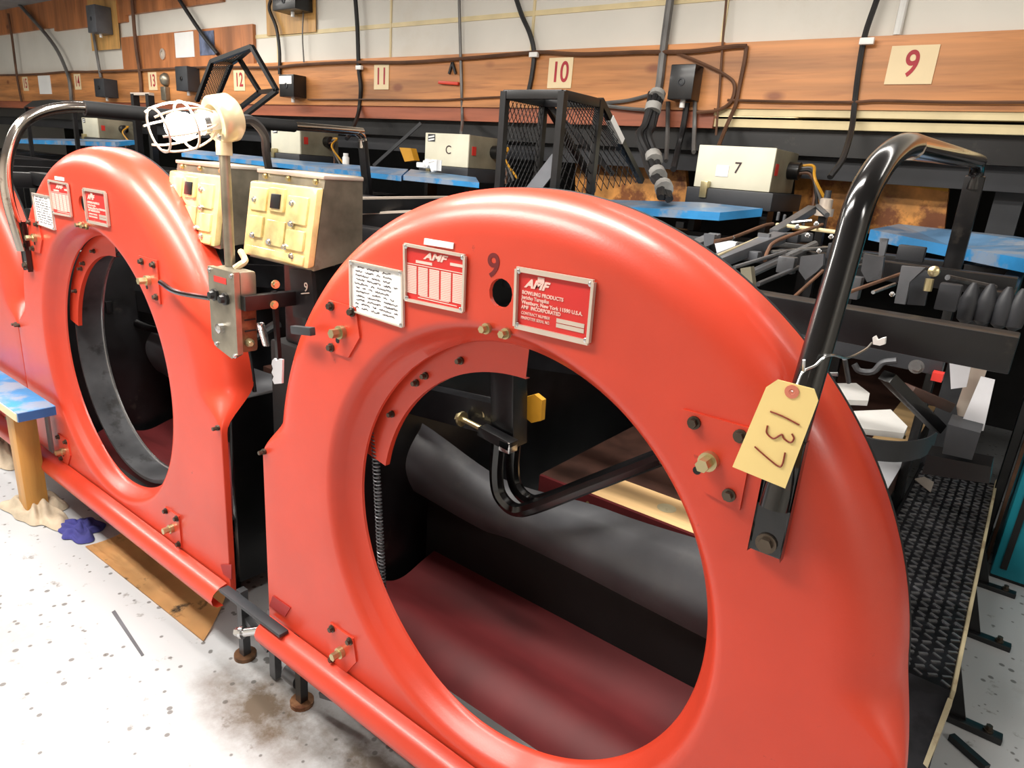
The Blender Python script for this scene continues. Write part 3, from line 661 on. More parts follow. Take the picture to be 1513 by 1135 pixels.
# ---------------------------------------------------------------- things standing on the machines
def chassis(x0, num, label, emblem=True):
    o = thing('control_chassis', (x0 - .41, 2.2, 1.52), label, 'control box', 'control boxes on top of the machines')
    MB().box((x0 - .62, 2.17, 1.515), (x0 - .21, 2.62, 1.595), .006).build('tray', 'dark_grey', o)
    for u in (-.60, -.26): MB().box((x0 + u, 2.205, 1.392), (x0 + u + .03, 2.29, 1.515)).build('stand', 'black_steel', o)
    MB().box((x0 - .60, 2.20, 1.597), (x0 - .24, 2.212, 1.785), .004).build('front_panel', 'cream_enamel', o)
    MB().box((x0 - .598, 2.212, 1.597), (x0 - .242, 2.55, 1.783), .004).build('housing', 'box_side', o)
    MB().box((x0 - .55, 2.16, 1.55), (x0 - .515, 2.199, 1.625), .004).build('latch', 'brass_bolt', o)
    MB().box((x0 - .243, 2.235, 1.67), (x0 - .238, 2.27, 1.72)).build('warning_sticker', 'red_dot', o, smooth=0)
    MB().lathe((x0 - .242, 2.44, 1.70), (1, 0, 0), [(0, .04), (.05, .04), (.055, .03), (.055, 0)], 16).build('plug_socket', 'black_steel', o)
    for k, m in enumerate(('cable_brown', 'cable_black', 'cable_grey', 'yellow_part')):
        a = Vector((x0 - .19, 2.42 + .012 * k, 1.69 + .012 * k))
        MB().tube(smooth_path([a, a + Vector((.05, 0, .0)), a + Vector((.09, -.02 - .02 * k, -.06)), a + Vector((.10 + .02 * k, -.03, -.17))], 6), .007, 6).build('lead', m, o)
    if num: text('box_number', num, .07, (x0 - .40, 2.198, 1.69), 'ink_dark', o)
    if emblem:
        MB().box((x0 - .575, 2.1975, 1.735), (x0 - .515, 2.1995, 1.778)).build('emblem', 'dark_grey', o, smooth=0)
        for z in (1.742, 1.759): MB().bar((x0 - .57, 2.197, z), (x0 - .52, 2.197, z + .008), .009, .002, up=(0, 1, 0)).build('emblem_stripe', 'paper_white', o, smooth=0)
    else:
        MB().box((x0 - .50, 2.197, 1.65), (x0 - .44, 2.199, 1.70)).build('paint_patch', 'paper_white', o, smooth=0)
    return o
chassis(0, '7', 'cream control box with 7 on its front, on the nearest machine', False)
chassis(-1.84 + .04, 'C', 'cream control box with a dark striped emblem, left of the black mesh guard')
chassis(-3.44, '', 'white control box with striped emblem, just right of the lamp')
chassis(-6.8, '', 'grey control box with a red spot, under the foam covered hand rail')
def plank(quad, th, label, m='blue_paint'):
    o = MB().prism([Vector(p) for p in quad], (0, 0, -th)).build('blue_plank', [m, 'blue_greyed'], smooth=0)
    for p in o.data.polygons:
        if p.normal.z > .5: p.material_index = 1
    tag(o, label, 'plank', 'blue planks laid on top of the machines'); return o
plank([px(850, 301, Y=1.95), px(1064, 314, Y=1.95), px(1127, 308, Y=2.14), px(1040, 299, Y=2.14), px(860, 294, Y=2.14)], .035, 'blue plank in front of the box marked 7')
plank([px(596, 259, Y=1.93), px(708, 270, Y=1.95), px(703, 262, Y=2.14), px(607, 250, Y=2.14)], .028, 'short blue plank piece below the emblem control box')
plank([px(268, 226, Y=1.95), px(593, 260, Y=1.95), px(603, 250, Y=2.14), px(450, 238, Y=2.14), px(285, 221, Y=2.14)], .03, 'long blue plank behind the two amber covered boxes')
plank([px(22, 206, Y=1.95), px(170, 210, Y=1.95), px(200, 207, Y=2.14), px(40, 204, Y=2.14)], .04, 'blue plank seen over the second machine at far left')
plank([px(1286, 339, Y=2.35), px(1404, 363, Y=2.32), px(1540, 387, Y=1.85), px(1575, 362, Y=2.3), px(1500, 349, Y=2.66), px(1328, 331, Y=2.66)], .045, 'wide worn blue plank at the right behind the hand rail')
# bare frames of the machines further along the row
for x0, l in ((-5.24, 'black machine frame just past the leftmost red cover'), (-6.80, 'black machine frame under the grey control box at far left'), (-8.64, 'black machine frame farthest along the row')):
    t = thing('lane_machine', (x0, .6, 0), l, 'machine frame', 'black frames of the machines at far left')
    for u in (-.72, .66):
        for y in (.62, 2.2): MB().box((x0 + u, y, 0), (x0 + u + .06, y + .06, 1.39)).build('upright', 'black_steel', t)
        MB().box((x0 + u, .68, 1.33), (x0 + u + .06, 2.2, 1.39)).build('side_rail', 'black_steel', t)
    for y in (.62, 1.4, 2.2): MB().box((x0 - .66, y, 1.33), (x0 + .66, y + .06, 1.388)).build('cross_beam', 'black_steel', t)
# wire mesh guards over the ball returns
def mesh_panel(mb, A, B, C_, D, n, m_, r=.0022):
    A, B, C_, D = [Vector(p) for p in (A, B, C_, D)]
    P = lambda u, v: (A * (1 - u) + B * u) * (1 - v) + (D * (1 - u) + C_ * u) * v
    def line(u0, v0, du, dv):
        ts = [0.0, 1.0]
        lo, hi = 0., 1.
        for s, d in ((u0, du), (v0, dv)):
            t0, t1 = (0 - s) / d, (1 - s) / d
            lo, hi = max(lo, min(t0, t1)), min(hi, max(t0, t1))
        if hi - lo > .02: mb.tube([P(u0 + du * lo, v0 + dv * lo), P(u0 + du * hi, v0 + dv * hi)], r, 4, False)
    for k in range(-m_, n + 1):
        line(k / n, 0, m_ / n, 1.0); line(k / n + m_ / n, 0, -m_ / n, 1.0)
t = thing('mesh_guard', (-.92, 1.5, 1.4), 'black angle iron guard with wire mesh under the 10 card', 'guard')
X0, X1, Y0, Y1 = -1.065, -.785, 1.30, 1.57
zt, zb = 1.905, 1.38
up = ((X0, Y0), (X1, Y0), (X0, Y1), (X1, Y1))
for x, y in up: MB().bar((x, y, zb), (x, y, zt), .028, .028, up=(0, 1, 0)).build('post', 'black_steel', t)
for a, e in (((X0, Y0), (X1, Y0)), ((X0, Y0), (X0, Y1)), ((X1, Y0), (X1, Y1)), ((X0, Y1), (X1, Y1))):
    MB().bar((*a, zt - .012), (*e, zt - .012), .024, .034, bev=.002).build('top_rail', 'black_steel', t)
for x in (X0, X1): MB().bar((x, Y1, zt), (x, 2.02, 1.60), .025, .025).build('sloping_rail', 'black_steel', t)
MB().bar((X1, 1.66, 1.845), (X1, 1.78, 1.762), .029, .029).build('white_tape', 'paper_white', t)
MB().bar((X0, Y1, zt), (X1, 1.75, 1.62), .022, .022).build('brace', 'black_steel', t)
MB().bar((-1.0, 1.32, 1.42), (-.80, 1.32, 1.66), .06, .008, up=(0, 1, 0)).build('brace', 'mid_grey', t)
b = MB(); mesh_panel(b, (X0, Y0, zt), (X0, Y1, zt), (X0, Y1, zb), (X0, Y0, zb), 10, 12); b.build('mesh_panel', 'black_steel', t)
b = MB(); mesh_panel(b, (X1, Y0, zt), (X1, Y1, zt), (X1, 2.02, 1.60), (X1, Y0, 1.5), 14, 10); b.build('mesh_panel', 'black_steel', t)
A_ = [px(x, y, Y=1.55) for x, y in ((322, 142), (342, 93), (353, 86), (384, 136), (354, 160))]
B_ = [px(x, y, Y=1.30) for x, y in ((291, 149), (313, 91), (372, 69), (409, 134), (357, 174))]
t = thing('mesh_guard', (A_[0] + B_[0]) / 2, 'black mesh guard tilted up behind the lamp', 'guard')
for R_ in (A_, B_):
    for k in range(5):
        if k < 4: MB().bar(R_[k], R_[k + 1], .022, .022).build('frame_bar', 'black_steel', t)
for k in (1, 2, 3): MB().bar(A_[k], B_[k], .022, .022).build('frame_bar', 'black_steel', t)
for k, (n, m_) in ((0, (12, 9)), (1, (8, 8))):
    b = MB(); mesh_panel(b, A_[k], A_[k + 1], B_[k + 1], B_[k], n, m_, .0022); b.build('mesh_panel', 'black_steel', t)
c = px(25, 157, Y=1.6)
t = thing('mesh_guard', c, 'black mesh guard lid at the far left above the chrome rail', 'guard')
P_ = [px(x, y, Y=1.6) for x, y in ((35, 158), (48, 149), (72, 147), (104, 151), (90, 156))]
MB().prism(P_, (0, .25, .02)).build('lid', 'black_steel', t, smooth=0)
for k in (0, 3): MB().bar(P_[k] + Vector((0, .02, 0)), (P_[k].x, P_[k].y + .02, 0), .03, .03, up=(0, 1, 0)).build('post', 'black_steel', t)
# ---------------------------------------------------------------- ball return between the first two machines
t = thing('ball_return', (-.92, .2, 0), 'tall black ball return housing between the two red covers', 'ball return')
MB().box((-1.02, .17, .03), (-.82, .62, 1.06), .01).build('housing', 'black_matte', t)
MB().box((-1.025, .62, .03), (-.82, 2.1, 1.375), .01).build('rear_housing', 'black_matte', t)
MB().box((-.97, .19, 1.06), (-.86, .30, 1.30), .01).build('box_bracket', 'black_steel', t)
MB().bar((-.92, .22, 1.05), (-.92, .22, 1.34), .05, .04, up=(0, 1, 0)).build('mast', 'black_steel', t)
P_ = [px(x, y, Y=.055) for x, y in ((405, 532), (408, 529), (411, 533), (415, 530), (420, 531), (419, 566), (408, 567), (405, 561), (407, 556), (404, 550), (406, 544), (404, 538))]
MB().prism(P_, (0, -.006, 0)).build('toothed_plate', 'white_steel', m9, smooth=0)
MB().bar(px(446, 398, Y=.13), px(452, 470, Y=.13), .10, .012, up=(0, 1, 0)).build('marked_plate', 'black_steel', m9)
text('plate_number', '9', .035, px(452, 425, Y=.122), 'alu_frame', m9)
MB().bar(px(445, 434, Y=.122), px(457, 433, Y=.122), .003, .001, up=(0, 1, 0)).build('number_underline', 'alu_frame', m9)
a, e = px(385, 478, Y=.115), px(394, 511, Y=.115); d = e - a
MB().tube([a + d * (k / 299) + Vector((math.cos(k * .6), math.sin(k * .6), 0)) * .009 for k in range(300)], .0024, 4).build('tension_spring', 'bright_steel', t)
MB().bar(px(405, 430, Y=.07), px(412, 530, Y=.07), .012, .012, up=(0, 1, 0)).build('tie_rod', 'black_steel', m9)
# feet and levelling gear between the covers
for (x, y0, y1, l, m) in ((352, 868, 968, 0, 'dull_steel'), (440, 930, 1035, 0, 'black_steel')):
    f = px(x + 6, y1, Z=.012); f.y = max(f.y, .012)
    own = t if x < 400 else m9
    MB().bar((f.x, f.y, .01), (f.x, f.y, .26), .026, .026, up=(0, 1, 0)).build('foot_post', m, own)
    MB().cyl((f.x, f.y, 0), (f.x, f.y, .014), .036, 16).build('foot_disc', 'rusty_metal', own)
f = px(405, 1000, Z=.012)
MB().bar((f.x, .02, .01), (f.x, .02, .26), .03, .024, up=(0, 1, 0)).build('foot_post', 'dull_steel', m9)
MB().bar((-.98, .02, .15), (-.83, .01, .115), .022, .022).build('foot_link', 'dull_steel', t)
MB().cyl((-.90, -.035, .165), (-.82, .0, .20), .014, 12).bolt((-.90, -.035, .165), (-1, -.4, -.2), .014, .03).build('levelling_bolt', 'bright_steel', t)
MB().cyl((-.76, .03, .06), (-.70, .03, .06), .03, 14).build('roller', 'dull_steel', m9)
MB().bar((-.60, .03, .07), (-.42, .06, .11), .018, .018).build('foot_link', 'dull_steel', m9)
a, e = px(328, 843, Y=-.032), px(418, 912, Y=-.032)
tag(MB().bar((a.x, -.03, .268), (e.x, -.03, .268), .032, .012, bev=.003).build('flat_bar', 'dark_grey'), 'flat dark steel bar bridging the two red foot rails', 'bar')
for x in (-1.035, -.765):
    pass
# ---------------------------------------------------------------- grey switch box with the caged lamp
t = thing('pedestal_switch_box', (-.90, -.02, 1.07), 'grey metal switch box with two black knobs on the ball return', 'switch box')
x0, x1, y0, y1 = -.965, -.838, -.045, .02
MB().prism([(x0, y0, 1.305), (x1, y0, 1.305), (x1, y0, 1.085), (x1 - .03, y0, 1.068), (x0 + .02, y0, 1.085), (x0, y0, 1.105)], (0, .016, 0)).build('face_plate', 'galvanised', t, smooth=0)
MB().box((x0 + .004, y0 + .016, 1.085), (x1 - .002, y1, 1.302), .012).build('case', 'rusty_metal', t)
MB().box((x0 + .004, y0 + .016, 1.20), (x1 + .001, y1 + .001, 1.306), .012).build('case_top', 'galvanised', t)
for u in (.035, .085): MB().lathe((x0 + u, y0, 1.235 - u * .06), (0, -1, 0), [(0, .017), (.008, .017), (.011, .012), (.02, .010), (.021, 0)], 8).build('knob', 'black_steel', t)
MB().box((x0 + .03, y0 - .001, 1.268), (x0 + .09, y0, 1.284)).build('red_label', 'red_dot', t, smooth=0)
MB().lathe((x0 + .055, y0, 1.145), (0, -1, 0), [(0, .014), (.012, .013), (.016, .006), (.016, 0)], 14).build('push_button', 'bright_steel', t)
for u, z in ((.115, 1.295), (.01, 1.295), (.115, 1.08), (.025, 1.095)): MB().bolt((x0 + u, y0, z), (0, -1, 0), .0045, .005, False).build('screw', 'bright_steel', t)
MB().lathe((x1, -.01, 1.115), (1, -.3, 0), [(0, .012), (.01, .012), (.02, .006), (.02, 0)], 12).build('side_plug', 'brass_bolt', t)
MB().box((x1 - .002, -.03, 1.205), (x1 + .022, .16, 1.245), .003).build('mount_arm', 'black_steel', t)
for k, z in ((.04, 1.225), (.05, 1.28)): MB().bolt((x1 + .022, .03 + k * .6, z - .01), (1, -.2, 0), .008, .012).build('arm_bolt', 'brass_bolt', t)
for z in (1.175, 1.145): MB().box((x1 - .0025, -.02, z), (x1 + .0015, .012, z + .003)).build('vent_slot', 'black_matte', t, smooth=0)
t = thing('caged_lamp', (-.92, .0, 1.30), 'lit bulb in a wire cage on a grey pole above the switch box', 'lamp')
MB().cyl((-.93, 0, 1.307), (-.93, 0, 1.625), .0135, 14).build('pole', 'galvanised', t)
MB().cyl((-.93, 0, 1.59), (-.93, 0, 1.625), .02, 14).build('pole_collar', 'beige_metal', t)
L0 = Vector((-.932, .0, 1.678)); ax_ = Vector((-.04, -1, -.26)).normalized()
MB().lathe(L0 - ax_ * .035, ax_, [(0, 0), (0, .048), (.012, .058), (.055, .058), (.06, .054), (.06, .038), (.03, .036), (.03, 0)], 30).build('round_box', 'beige_metal', t)
for k in range(4):
    a = k * math.pi / 2 + .6; MB().bolt(L0 + ax_ * .025 + Vector((math.cos(a), 0, math.sin(a))) * .047, ax_, .006, .006, False).build('box_screw', 'bright_steel', t)
MB().lathe(L0, ax_, [(-.01, .024), (.045, .022), (.062, .019), (.062, 0)], 18).build('socket', 'white_plastic', t)
MB().lathe(L0 + ax_ * .055, ax_, [(0, .013), (.015, .016), (.035, .029), (.055, .034), (.075, .030), (.088, .016), (.092, 0)], 22).build('bulb', 'bulb_glass', t)
x_ = ax_.cross(Vector((0, 0, 1))).normalized(); y_ = x_.cross(ax_); prof = ((.03, .028), (.05, .042), (.085, .053), (.12, .056), (.155, .052), (.178, .044))
cg = MB().lathe(L0, ax_, [(.045, .030), (.045, .026), (.06, .026), (.06, .030), (.045, .030)], 20).build('cage_collar', 'bright_steel', t)
for k in range(6):
    a = k * math.pi / 3 + .25; MB().tube(smooth_path([L0 + ax_ * d + (x_ * math.cos(a) + y_ * math.sin(a)) * r for d, r in prof], 4), .0028, 6).build('cage_wire', 'alu_frame', t)
for d, r in ((.095, .055), (.165, .050)):
    MB().tube([L0 + ax_ * d + (x_ * math.cos(a) + y_ * math.sin(a)) * r for a in [k * math.pi / 16 for k in range(33)]], .003, 6, False).build('cage_hoop', 'alu_frame', t)
tag(MB().tube(smooth_path([px(356, 372, Y=.05), px(362, 385, Y=.02), px(354, 392, Y=.0), px(347, 397, Y=-.01)], 5), .009, 8).build('lead_cable', 'beige_metal'), 'short beige cable running from the amber box into the switch box', 'cable')
# ---------------------------------------------------------------- amber covered boxes
def amber_box(x1, label):
    w = .30; x0 = x1 - w; yt, yb, zt, zb = .165, .125, 1.553, 1.312; dep = .125
    o = thing('relay_box', ((x0 + x1) / 2, yt, zb), label, 'control box', 'amber covered boxes over the ball return')
    side = [(x1, yt, zt), (x1, yb, zb), (x1, .29, zb + .03), (x1, .29, zt + .008)]
    MB().prism(side, (-w, 0, 0)).build('housing', 'galvanised', o, smooth=0)
    MB().box((x0 - .002, yt - .006, zt - .004), (x1 + .002, .292, zt + .006), .002).build('lid', 'alu_frame', o)
    MB().box((x0 + .12, yt + .01, zt + .006), (x0 + .24, yt + .07, zt + .0075)).build('red_label', 'pink_print', o, smooth=0)
    n = Vector((0, -(zt - zb), -(yt - yb))).normalized(); f = lambda u, v, h=0: Vector((x0 + u * w, yb + (yt - yb) * v, zb + (zt - zb) * v)) + n * h
    def slab(u0, v0, u1, v1, h0, h1, name, m, par, bv=.004):
        c = (f(u0, v0) + f(u1, v1)) / 2 + n * (h0 + h1) / 2; zz = (f(0, 1) - f(0, 0)).normalized()
        return MB().obox(c, ((u1 - u0) * w, h1 - h0, (v1 - v0) * (zt - zb)), Matrix((Vector((1, 0, 0)), -n, zz)).transposed(), bv).build(name, m, par)
    cv = slab(-.02, .04, 1.0, .90, 0, .022, 'amber_cover', 'amber_plastic', o, .006)
    rnd = random.Random(int(-x1 * 1000))
    for (u0, v0, u1, v1, h) in ((.04, .58, .30, .84, .012), (.34, .60, .58, .86, .016), (.62, .50, .92, .80, .012), (.05, .28, .28, .52, .014), (.33, .22, .62, .50, .010), (.66, .22, .92, .44, .014), (.04, .07, .94, .17, .008)):
        slab(u0, v0, u1, v1, .02, .022 + h * .6, 'moulded_relief', 'amber_plastic', cv, .004)
    slab(.40, .64, .54, .80, .022, .036, 'black_module', 'black_steel', o, .002)
    for u, v in ((.12, .70), (.70, .72), (.72, .50), (.15, .30), (.42, .26), (.66, .24), (.78, .16)):
        MB().bolt(f(u, v, .028), n, .006, .008, False).build('terminal', 'bright_steel', o)
    for u in (.12, .48, .88): MB().bolt(f(u, .95), n, .006, .008, False).build('screw', 'brass_bolt', o)
    return o
amber_box(-.735, 'amber covered relay box right of the lamp pole, next to the nearest cover')
amber_box(-1.195, 'amber covered relay box left of the lamp pole, partly behind a red cover')
tag(MB().bar((-1.6, .30, 1.33), (-.74, .30, 1.33), .03, .04, bev=.003).build('support_bar', 'black_steel'), 'black bar behind the two amber covered boxes carrying them', 'bar')
tag(MB().tube(smooth_path([px(352, 176, Y=.06), px(372, 178, Y=.12), px(390, 198, Y=.17), px(393, 225, Y=.21), px(398, 254, Y=.24)], 6), .012, 8).build('hanging_cable', 'cable_black'), 'black cable curving from the lamp head down to the right amber box', 'cable')
# ---------------------------------------------------------------- tag
t = thing('lot_tag', px(1165, 575, Y=-.06), 'cream paper tag reading 137 wired to the black hand rail', 'tag')
T = [px(x, y, Y=-.062) for x, y in ((1149, 561), (1203, 575), (1209, 592), (1160, 722), (1082, 690), (1132, 572))]
MB().prism(T, (0, .0012, 0)).build('card', 'tag_card', t, smooth=0)
hc = px(1170, 579, Y=-.0625)
MB().lathe(hc, (0, -1, 0), [(0, .0095), (.0008, .0095), (.001, .004), (.0004, .0035), (.0004, 0)], 18).build('reinforcing_ring', 'tag_ring', t)
def pen(pts, name):
    P_ = smooth_path([px(x, y, Y=-.0632) for x, y in pts], 5); MB().tube(P_, .0012, 5).build(name, 'pen_brown', t)
pen([(1138, 608), (1156, 615), (1181, 628)], 'digit_one')
pen([(1134, 629), (1133, 640), (1143, 648), (1155, 642), (1158, 648), (1168, 654), (1173, 648), (1170, 641)], 'digit_three')
pen([(1115, 660), (1132, 675), (1150, 689), (1156, 686), (1160, 669)], 'digit_seven')
w1 = [hc, px(1178, 568, Y=-.055), px(1187, 549, Y=-.04), px(1205, 540, Y=-.03), px(1219, 527, Y=-.02), px(1232, 525, Y=.0), px(1252, 529, Y=.06), px(1278, 517, Y=.14), px(1288, 507, Y=.18)]
MB().tube(smooth_path(w1, 5), .0018, 6).build('tie_wire', 'bright_steel', t)
MB().tube([px(1187, 549, Y=-.04), px(1188, 532, Y=-.045)], .0022, 6).build('tie_wire', 'bright_steel', t)
# ---------------------------------------------------------------- works of the nearest machine, seen behind the arch
def rod(pts, r, m, name='linkage_rod', Y=1.3):
    P_ = [px(p[0], p[1], Y=p[2] if len(p) > 2 else Y) for p in pts]
    return MB().tube(smooth_path(P_, 5) if len(P_) > 2 else P_, r, 8).build(name, m, m9)
def flat(pts, m, name, Y=1.3, d=.02): return MB().prism([px(p[0], p[1], Y=p[2] if len(p) > 2 else Y) for p in pts], (0, d, 0)).build(name, m, m9, smooth=0)
def beam(a, e, w, th, m, name='channel_arm', Y=1.3):
    return MB().bar(px(a[0], a[1], Y=a[2] if len(a) > 2 else Y), px(e[0], e[1], Y=e[2] if len(e) > 2 else Y), w, th, bev=.004).build(name, m, m9)
beam((1030, 398, 1.0), (1152, 350, 1.5), .05, .035, 'mid_grey'); beam((1150, 351, 1.5), (1196, 350, 1.6), .04, .03, 'mid_grey')
beam((1010, 372, 1.2), (1056, 352, 1.6), .045, .04, 'mid_grey')
rod([(1110, 404, 1.1), (1204, 361, 1.5)], .013, 'grey_steel'); rod([(1085, 412, 1.0), (1112, 400, 1.1)], .010, 'bright_steel')
MB().bar(px(1104, 395, Y=1.0), px(1110, 440, Y=1.0), .03, .03, up=(0, 1, 0)).build('spring_post', 'box_side', m9)
rod([(1055, 357, 1.3), (1083, 351, 1.4), (1127, 334, 1.7), (1142, 331, 1.8)], .007, 'cable_brown'); rod([(1084, 351, 1.4), (1080, 355, 1.39), (1080, 368, 1.38)], .008, 'bright_steel')
rod([(1130, 385, 1.2), (1135, 370, 1.25), (1150, 355, 1.3), (1215, 332, 1.6)], .006, 'cable_brown')
beam((1143, 345, 1.6), (1200, 309, 1.9), .035, .03, 'grey_steel'); rod([(1148, 332, 1.7), (1243, 344, 1.5)], .007, 'cream_trim')
rod([(1208, 305, 1.9), (1222, 318, 1.8)], .01, 'grey_steel')
flat([(1040, 345), (1056, 347), (1054, 360), (1040, 366)], 'mid_grey', 'cup_plate'); flat([(1056, 360), (1076, 356), (1088, 358), (1084, 368), (1060, 377)], 'white_steel', 'cup_plate')
flat([(1120, 344), (1137, 346), (1135, 360), (1118, 358)], 'grey_steel', 'cup_plate', 1.4)
flat([(1183, 379), (1217, 375), (1216, 392), (1206, 402), (1190, 414), (1180, 400)], 'dull_steel', 'cup_plate', 1.1)
flat([(1276, 375), (1306, 380), (1302, 412), (1281, 417), (1272, 400)], 'dull_steel', 'cup_plate', 1.1)
flat([(1332, 393), (1366, 396), (1344, 417), (1337, 450), (1321, 448)], 'grey_steel', 'angle_bracket', 1.05)
flat([(1345, 417), (1366, 400), (1376, 404), (1366, 452), (1340, 450)], 'dark_grey', 'bracket_side', 1.10)
MB().lathe(px(1380, 401, Y=1.0), (0, -1, 0), [(0, .014), (.01, .013), (.016, .005), (.016, 0)], 12).build('pivot_nut', 'brass_bolt', m9)
rod([(1374, 412, 1.05), (1370, 430, 1.05)], .010, 'brass_bolt', 'small_spring')
for x, y in ((1433, 445), (1458, 447), (1484, 452), (1505, 455)): MB().lathe(px(x, y, Y=1.2), (0, 0, 1), [(-.06, .008), (-.05, .02), (0, .026), (.04, .012), (.05, .006), (.05, 0)], 14).build('locating_cup', 'panel_dark', m9)
rod([(1150, 460, 1.0), (1216, 400, 1.25)], .005, 'cable_brown'); rod([(1245, 435, .85), (1330, 405, 1.2)], .005, 'cable_brown')
flat([(1262, 345), (1275, 338), (1270, 385), (1256, 388)], 'grey_steel', 'upright_strap', 1.3); flat([(1300, 352), (1312, 353), (1306, 378), (1298, 378)], 'grey_steel', 'upright_strap', 1.4)
rod([(1225, 470, .75), (1226, 466, .75)], .008, 'bright_steel', 'stud'); rod([(1188, 463, .7), (1160, 470, .7)], .006, 'bright_steel')
# bin pads, bright reflection put into their white colour; curved bin lip, side chute
def lie(pts, z, m, name, d=.02): return MB().prism([px(x, y, Z=z) for x, y in pts], (0, 0, -d)).build(name, m, m9, smooth=0)
lie([(1205, 567), (1265, 566), (1285, 581), (1283, 592), (1236, 590)], .9, 'white_plastic', 'bin_pad')
lie([(1247, 608), (1316, 605), (1341, 630), (1336, 640), (1264, 632)], .9, 'white_plastic', 'bin_pad')
top = [px(x, y, Z=.88) for x, y in ((1262, 640), (1285, 648), (1310, 652), (1340, 653), (1368, 648), (1386, 638))]
b = MB()
tp = smooth_path(top, 5)
for p_, q_ in zip(tp, tp[1:]):
    b.quad(p_, q_, q_ - Vector((0, 0, .07)), p_ - Vector((0, 0, .07))); b.quad(p_, q_, q_ + Vector((0, .012, 0)), p_ + Vector((0, .012, 0)))
bmesh.ops.remove_doubles(b.bm, verts=b.bm.verts, dist=1e-5); b.build('bin_lip', 'dark_grey', m9, smooth=70)
MB().bar(px(1275, 634, Z=.87), px(1338, 646, Z=.87), .01, .012).build('bin_rod', 'brass_bolt', m9)
flat([(1402, 521), (1437, 529), (1428, 572), (1405, 575)], 'white_steel', 'chute_plate', 1.25, .01); flat([(1437, 530), (1462, 536), (1440, 600), (1417, 628), (1413, 600)], 'alu_frame', 'chute_side', 1.3, .01)
flat([(1449, 557), (1470, 562), (1453, 637), (1418, 630)], 'white_steel', 'chute_plate', 1.2, .01)
flat([(1400, 627), (1449, 640), (1436, 680), (1392, 670)], 'dark_grey', 'motor_cover', 1.1, .12); flat([(1370, 672), (1465, 690), (1462, 715), (1362, 700)], 'black_steel', 'motor_base', 1.15, .1)
beam((1310, 556, 1.0), (1386, 632, 1.2), .04, .03, 'black_steel', 'diverter_arm'); beam((1340, 575, 1.2), (1400, 600, 1.3), .05, .03, 'brown_board', 'diverter_arm')
rod([(1262, 538, .9), (1270, 548, .9), (1290, 549, .9), (1304, 536, .9), (1325, 533, .9)], .008, 'dull_steel', 'hook_rod')
flat([(1289, 499), (1293, 497), (1296, 503), (1303, 500), (1308, 499), (1307, 509), (1300, 511), (1290, 509)], 'white_plastic', 'wire_connector', .22, .012)
rod([(1210, 553, .8), (1238, 553, .8)], .005, 'bright_steel'); rod([(1248, 530, .8), (1254, 565, .85)], .006, 'dull_steel')
for x, y in ((1188, 508), (1223, 511), (1354, 542)): MB().bolt(px(x, y, Y=.9), (0, -1, .3), .012, .012).build('bright_nut', 'bright_steel', m9)
MB().box(px(1378, 550, Y=.92), px(1393, 562, Y=.95)).build('red_block', 'red_dot', m9, smooth=0)
# connector tower with the flexible lead
t = thing('cable_connector', px(1219, 308, Y=2.0), 'grey round connector standing left of the black hand rail', 'connector')
c = px(1219, 308, Y=2.0); MB().lathe(c, (0, 0, 1), [(-.03, 0), (-.03, .035), (.0, .035), (.0, .025), (.035, .025), (.04, .015), (.04, 0)], 18).build('body', 'alu_frame', t); MB().lathe(c + Vector((0, 0, .04)), (0, 0, 1), [(0, .014), (.03, .012), (.03, 0)], 12).build('cap', 'dark_grey', t)
MB().bar(c + Vector((0, 0, -.55)), c + Vector((0, 0, -.03)), .03, .03, up=(0, 1, 0)).build('stem', 'black_steel', t)
# deck boards
q = lambda x, y, z=.503: px(x, y, Z=z)
d9 = bpy.data.objects['lane_deck']
MB().box((-.37, 1.0, .5), (.52, 1.19, .506)).build('tan_board', 'tan_board', d9, smooth=0)
MB().box((-.52, .985, .435), (.52, 1.0, .505)).build('front_edge', 'maroon', d9, smooth=0)
for x, y in ((888, 715), (985, 751)):
    c = px(x, y, Z=.5065); MB().lathe(c, (0, 0, 1), [(0, .034), (.0006, .034), (.0006, .030), (.0002, .030), (.0002, 0)], 22).build('pin_spot', 'cream_edge', d9)
for k in range(6): MB().bolt((-.3 + .14 * k, .985, .47), (0, -1, 0), .005, .004, False).build('deck_screw', 'brass_bolt', d9)
MB().box((.36, 2.35, .5), (.53, 3.4, .505)).build('tan_board', 'tan_board', d9, smooth=0)
MB().box((.40, 1.2, .5), (.53, 2.3, .504)).build('gutter_plate', 'white_steel', d9, smooth=0)
# wooden divisions seen between the machine tops and the wall
P_ = [px(x, y, Y=2.9) for x, y in ((1176, 247), (1402, 280), (1394, 350), (1170, 340))]
t = thing('division_board', (P_[3].x, 2.9, P_[3].z), 'knotty orange wooden board behind the black hand rail', 'board')
MB().prism(P_, (0, .04, 0)).build('board', 'burl_wood', t, smooth=0); MB().bar(P_[0] + Vector((0, -.01, 0)), P_[1] + Vector((0, -.01, 0)), .03, .022).build('top_edge', 'yellow_part', t)
MB().bar(P_[3] + Vector((.1, .02, 0)), (P_[3].x + .1, 2.92, .501), .05, .05, up=(0, 1, 0)).build('board_post', 'black_steel', t)
P_ = [px(x, y, Y=2.9) for x, y in ((850, 238), (1012, 244), (1018, 315), (850, 310))]
t = thing('division_board', (P_[3].x, 2.9, P_[3].z), 'rusty brown wooden board behind the black mesh guard', 'board')
MB().prism(P_, (0, .04, 0)).build('board', 'burl_wood', t, smooth=0); MB().bar((-.95, 2.92, P_[3].z), (-.95, 2.92, 0), .05, .05, up=(0, 1, 0)).build('board_post', 'black_steel', t)
P_ = [px(x, y, Y=2.85) for x, y in ((1278, 268), (1296, 270), (1290, 340), (1272, 338))]
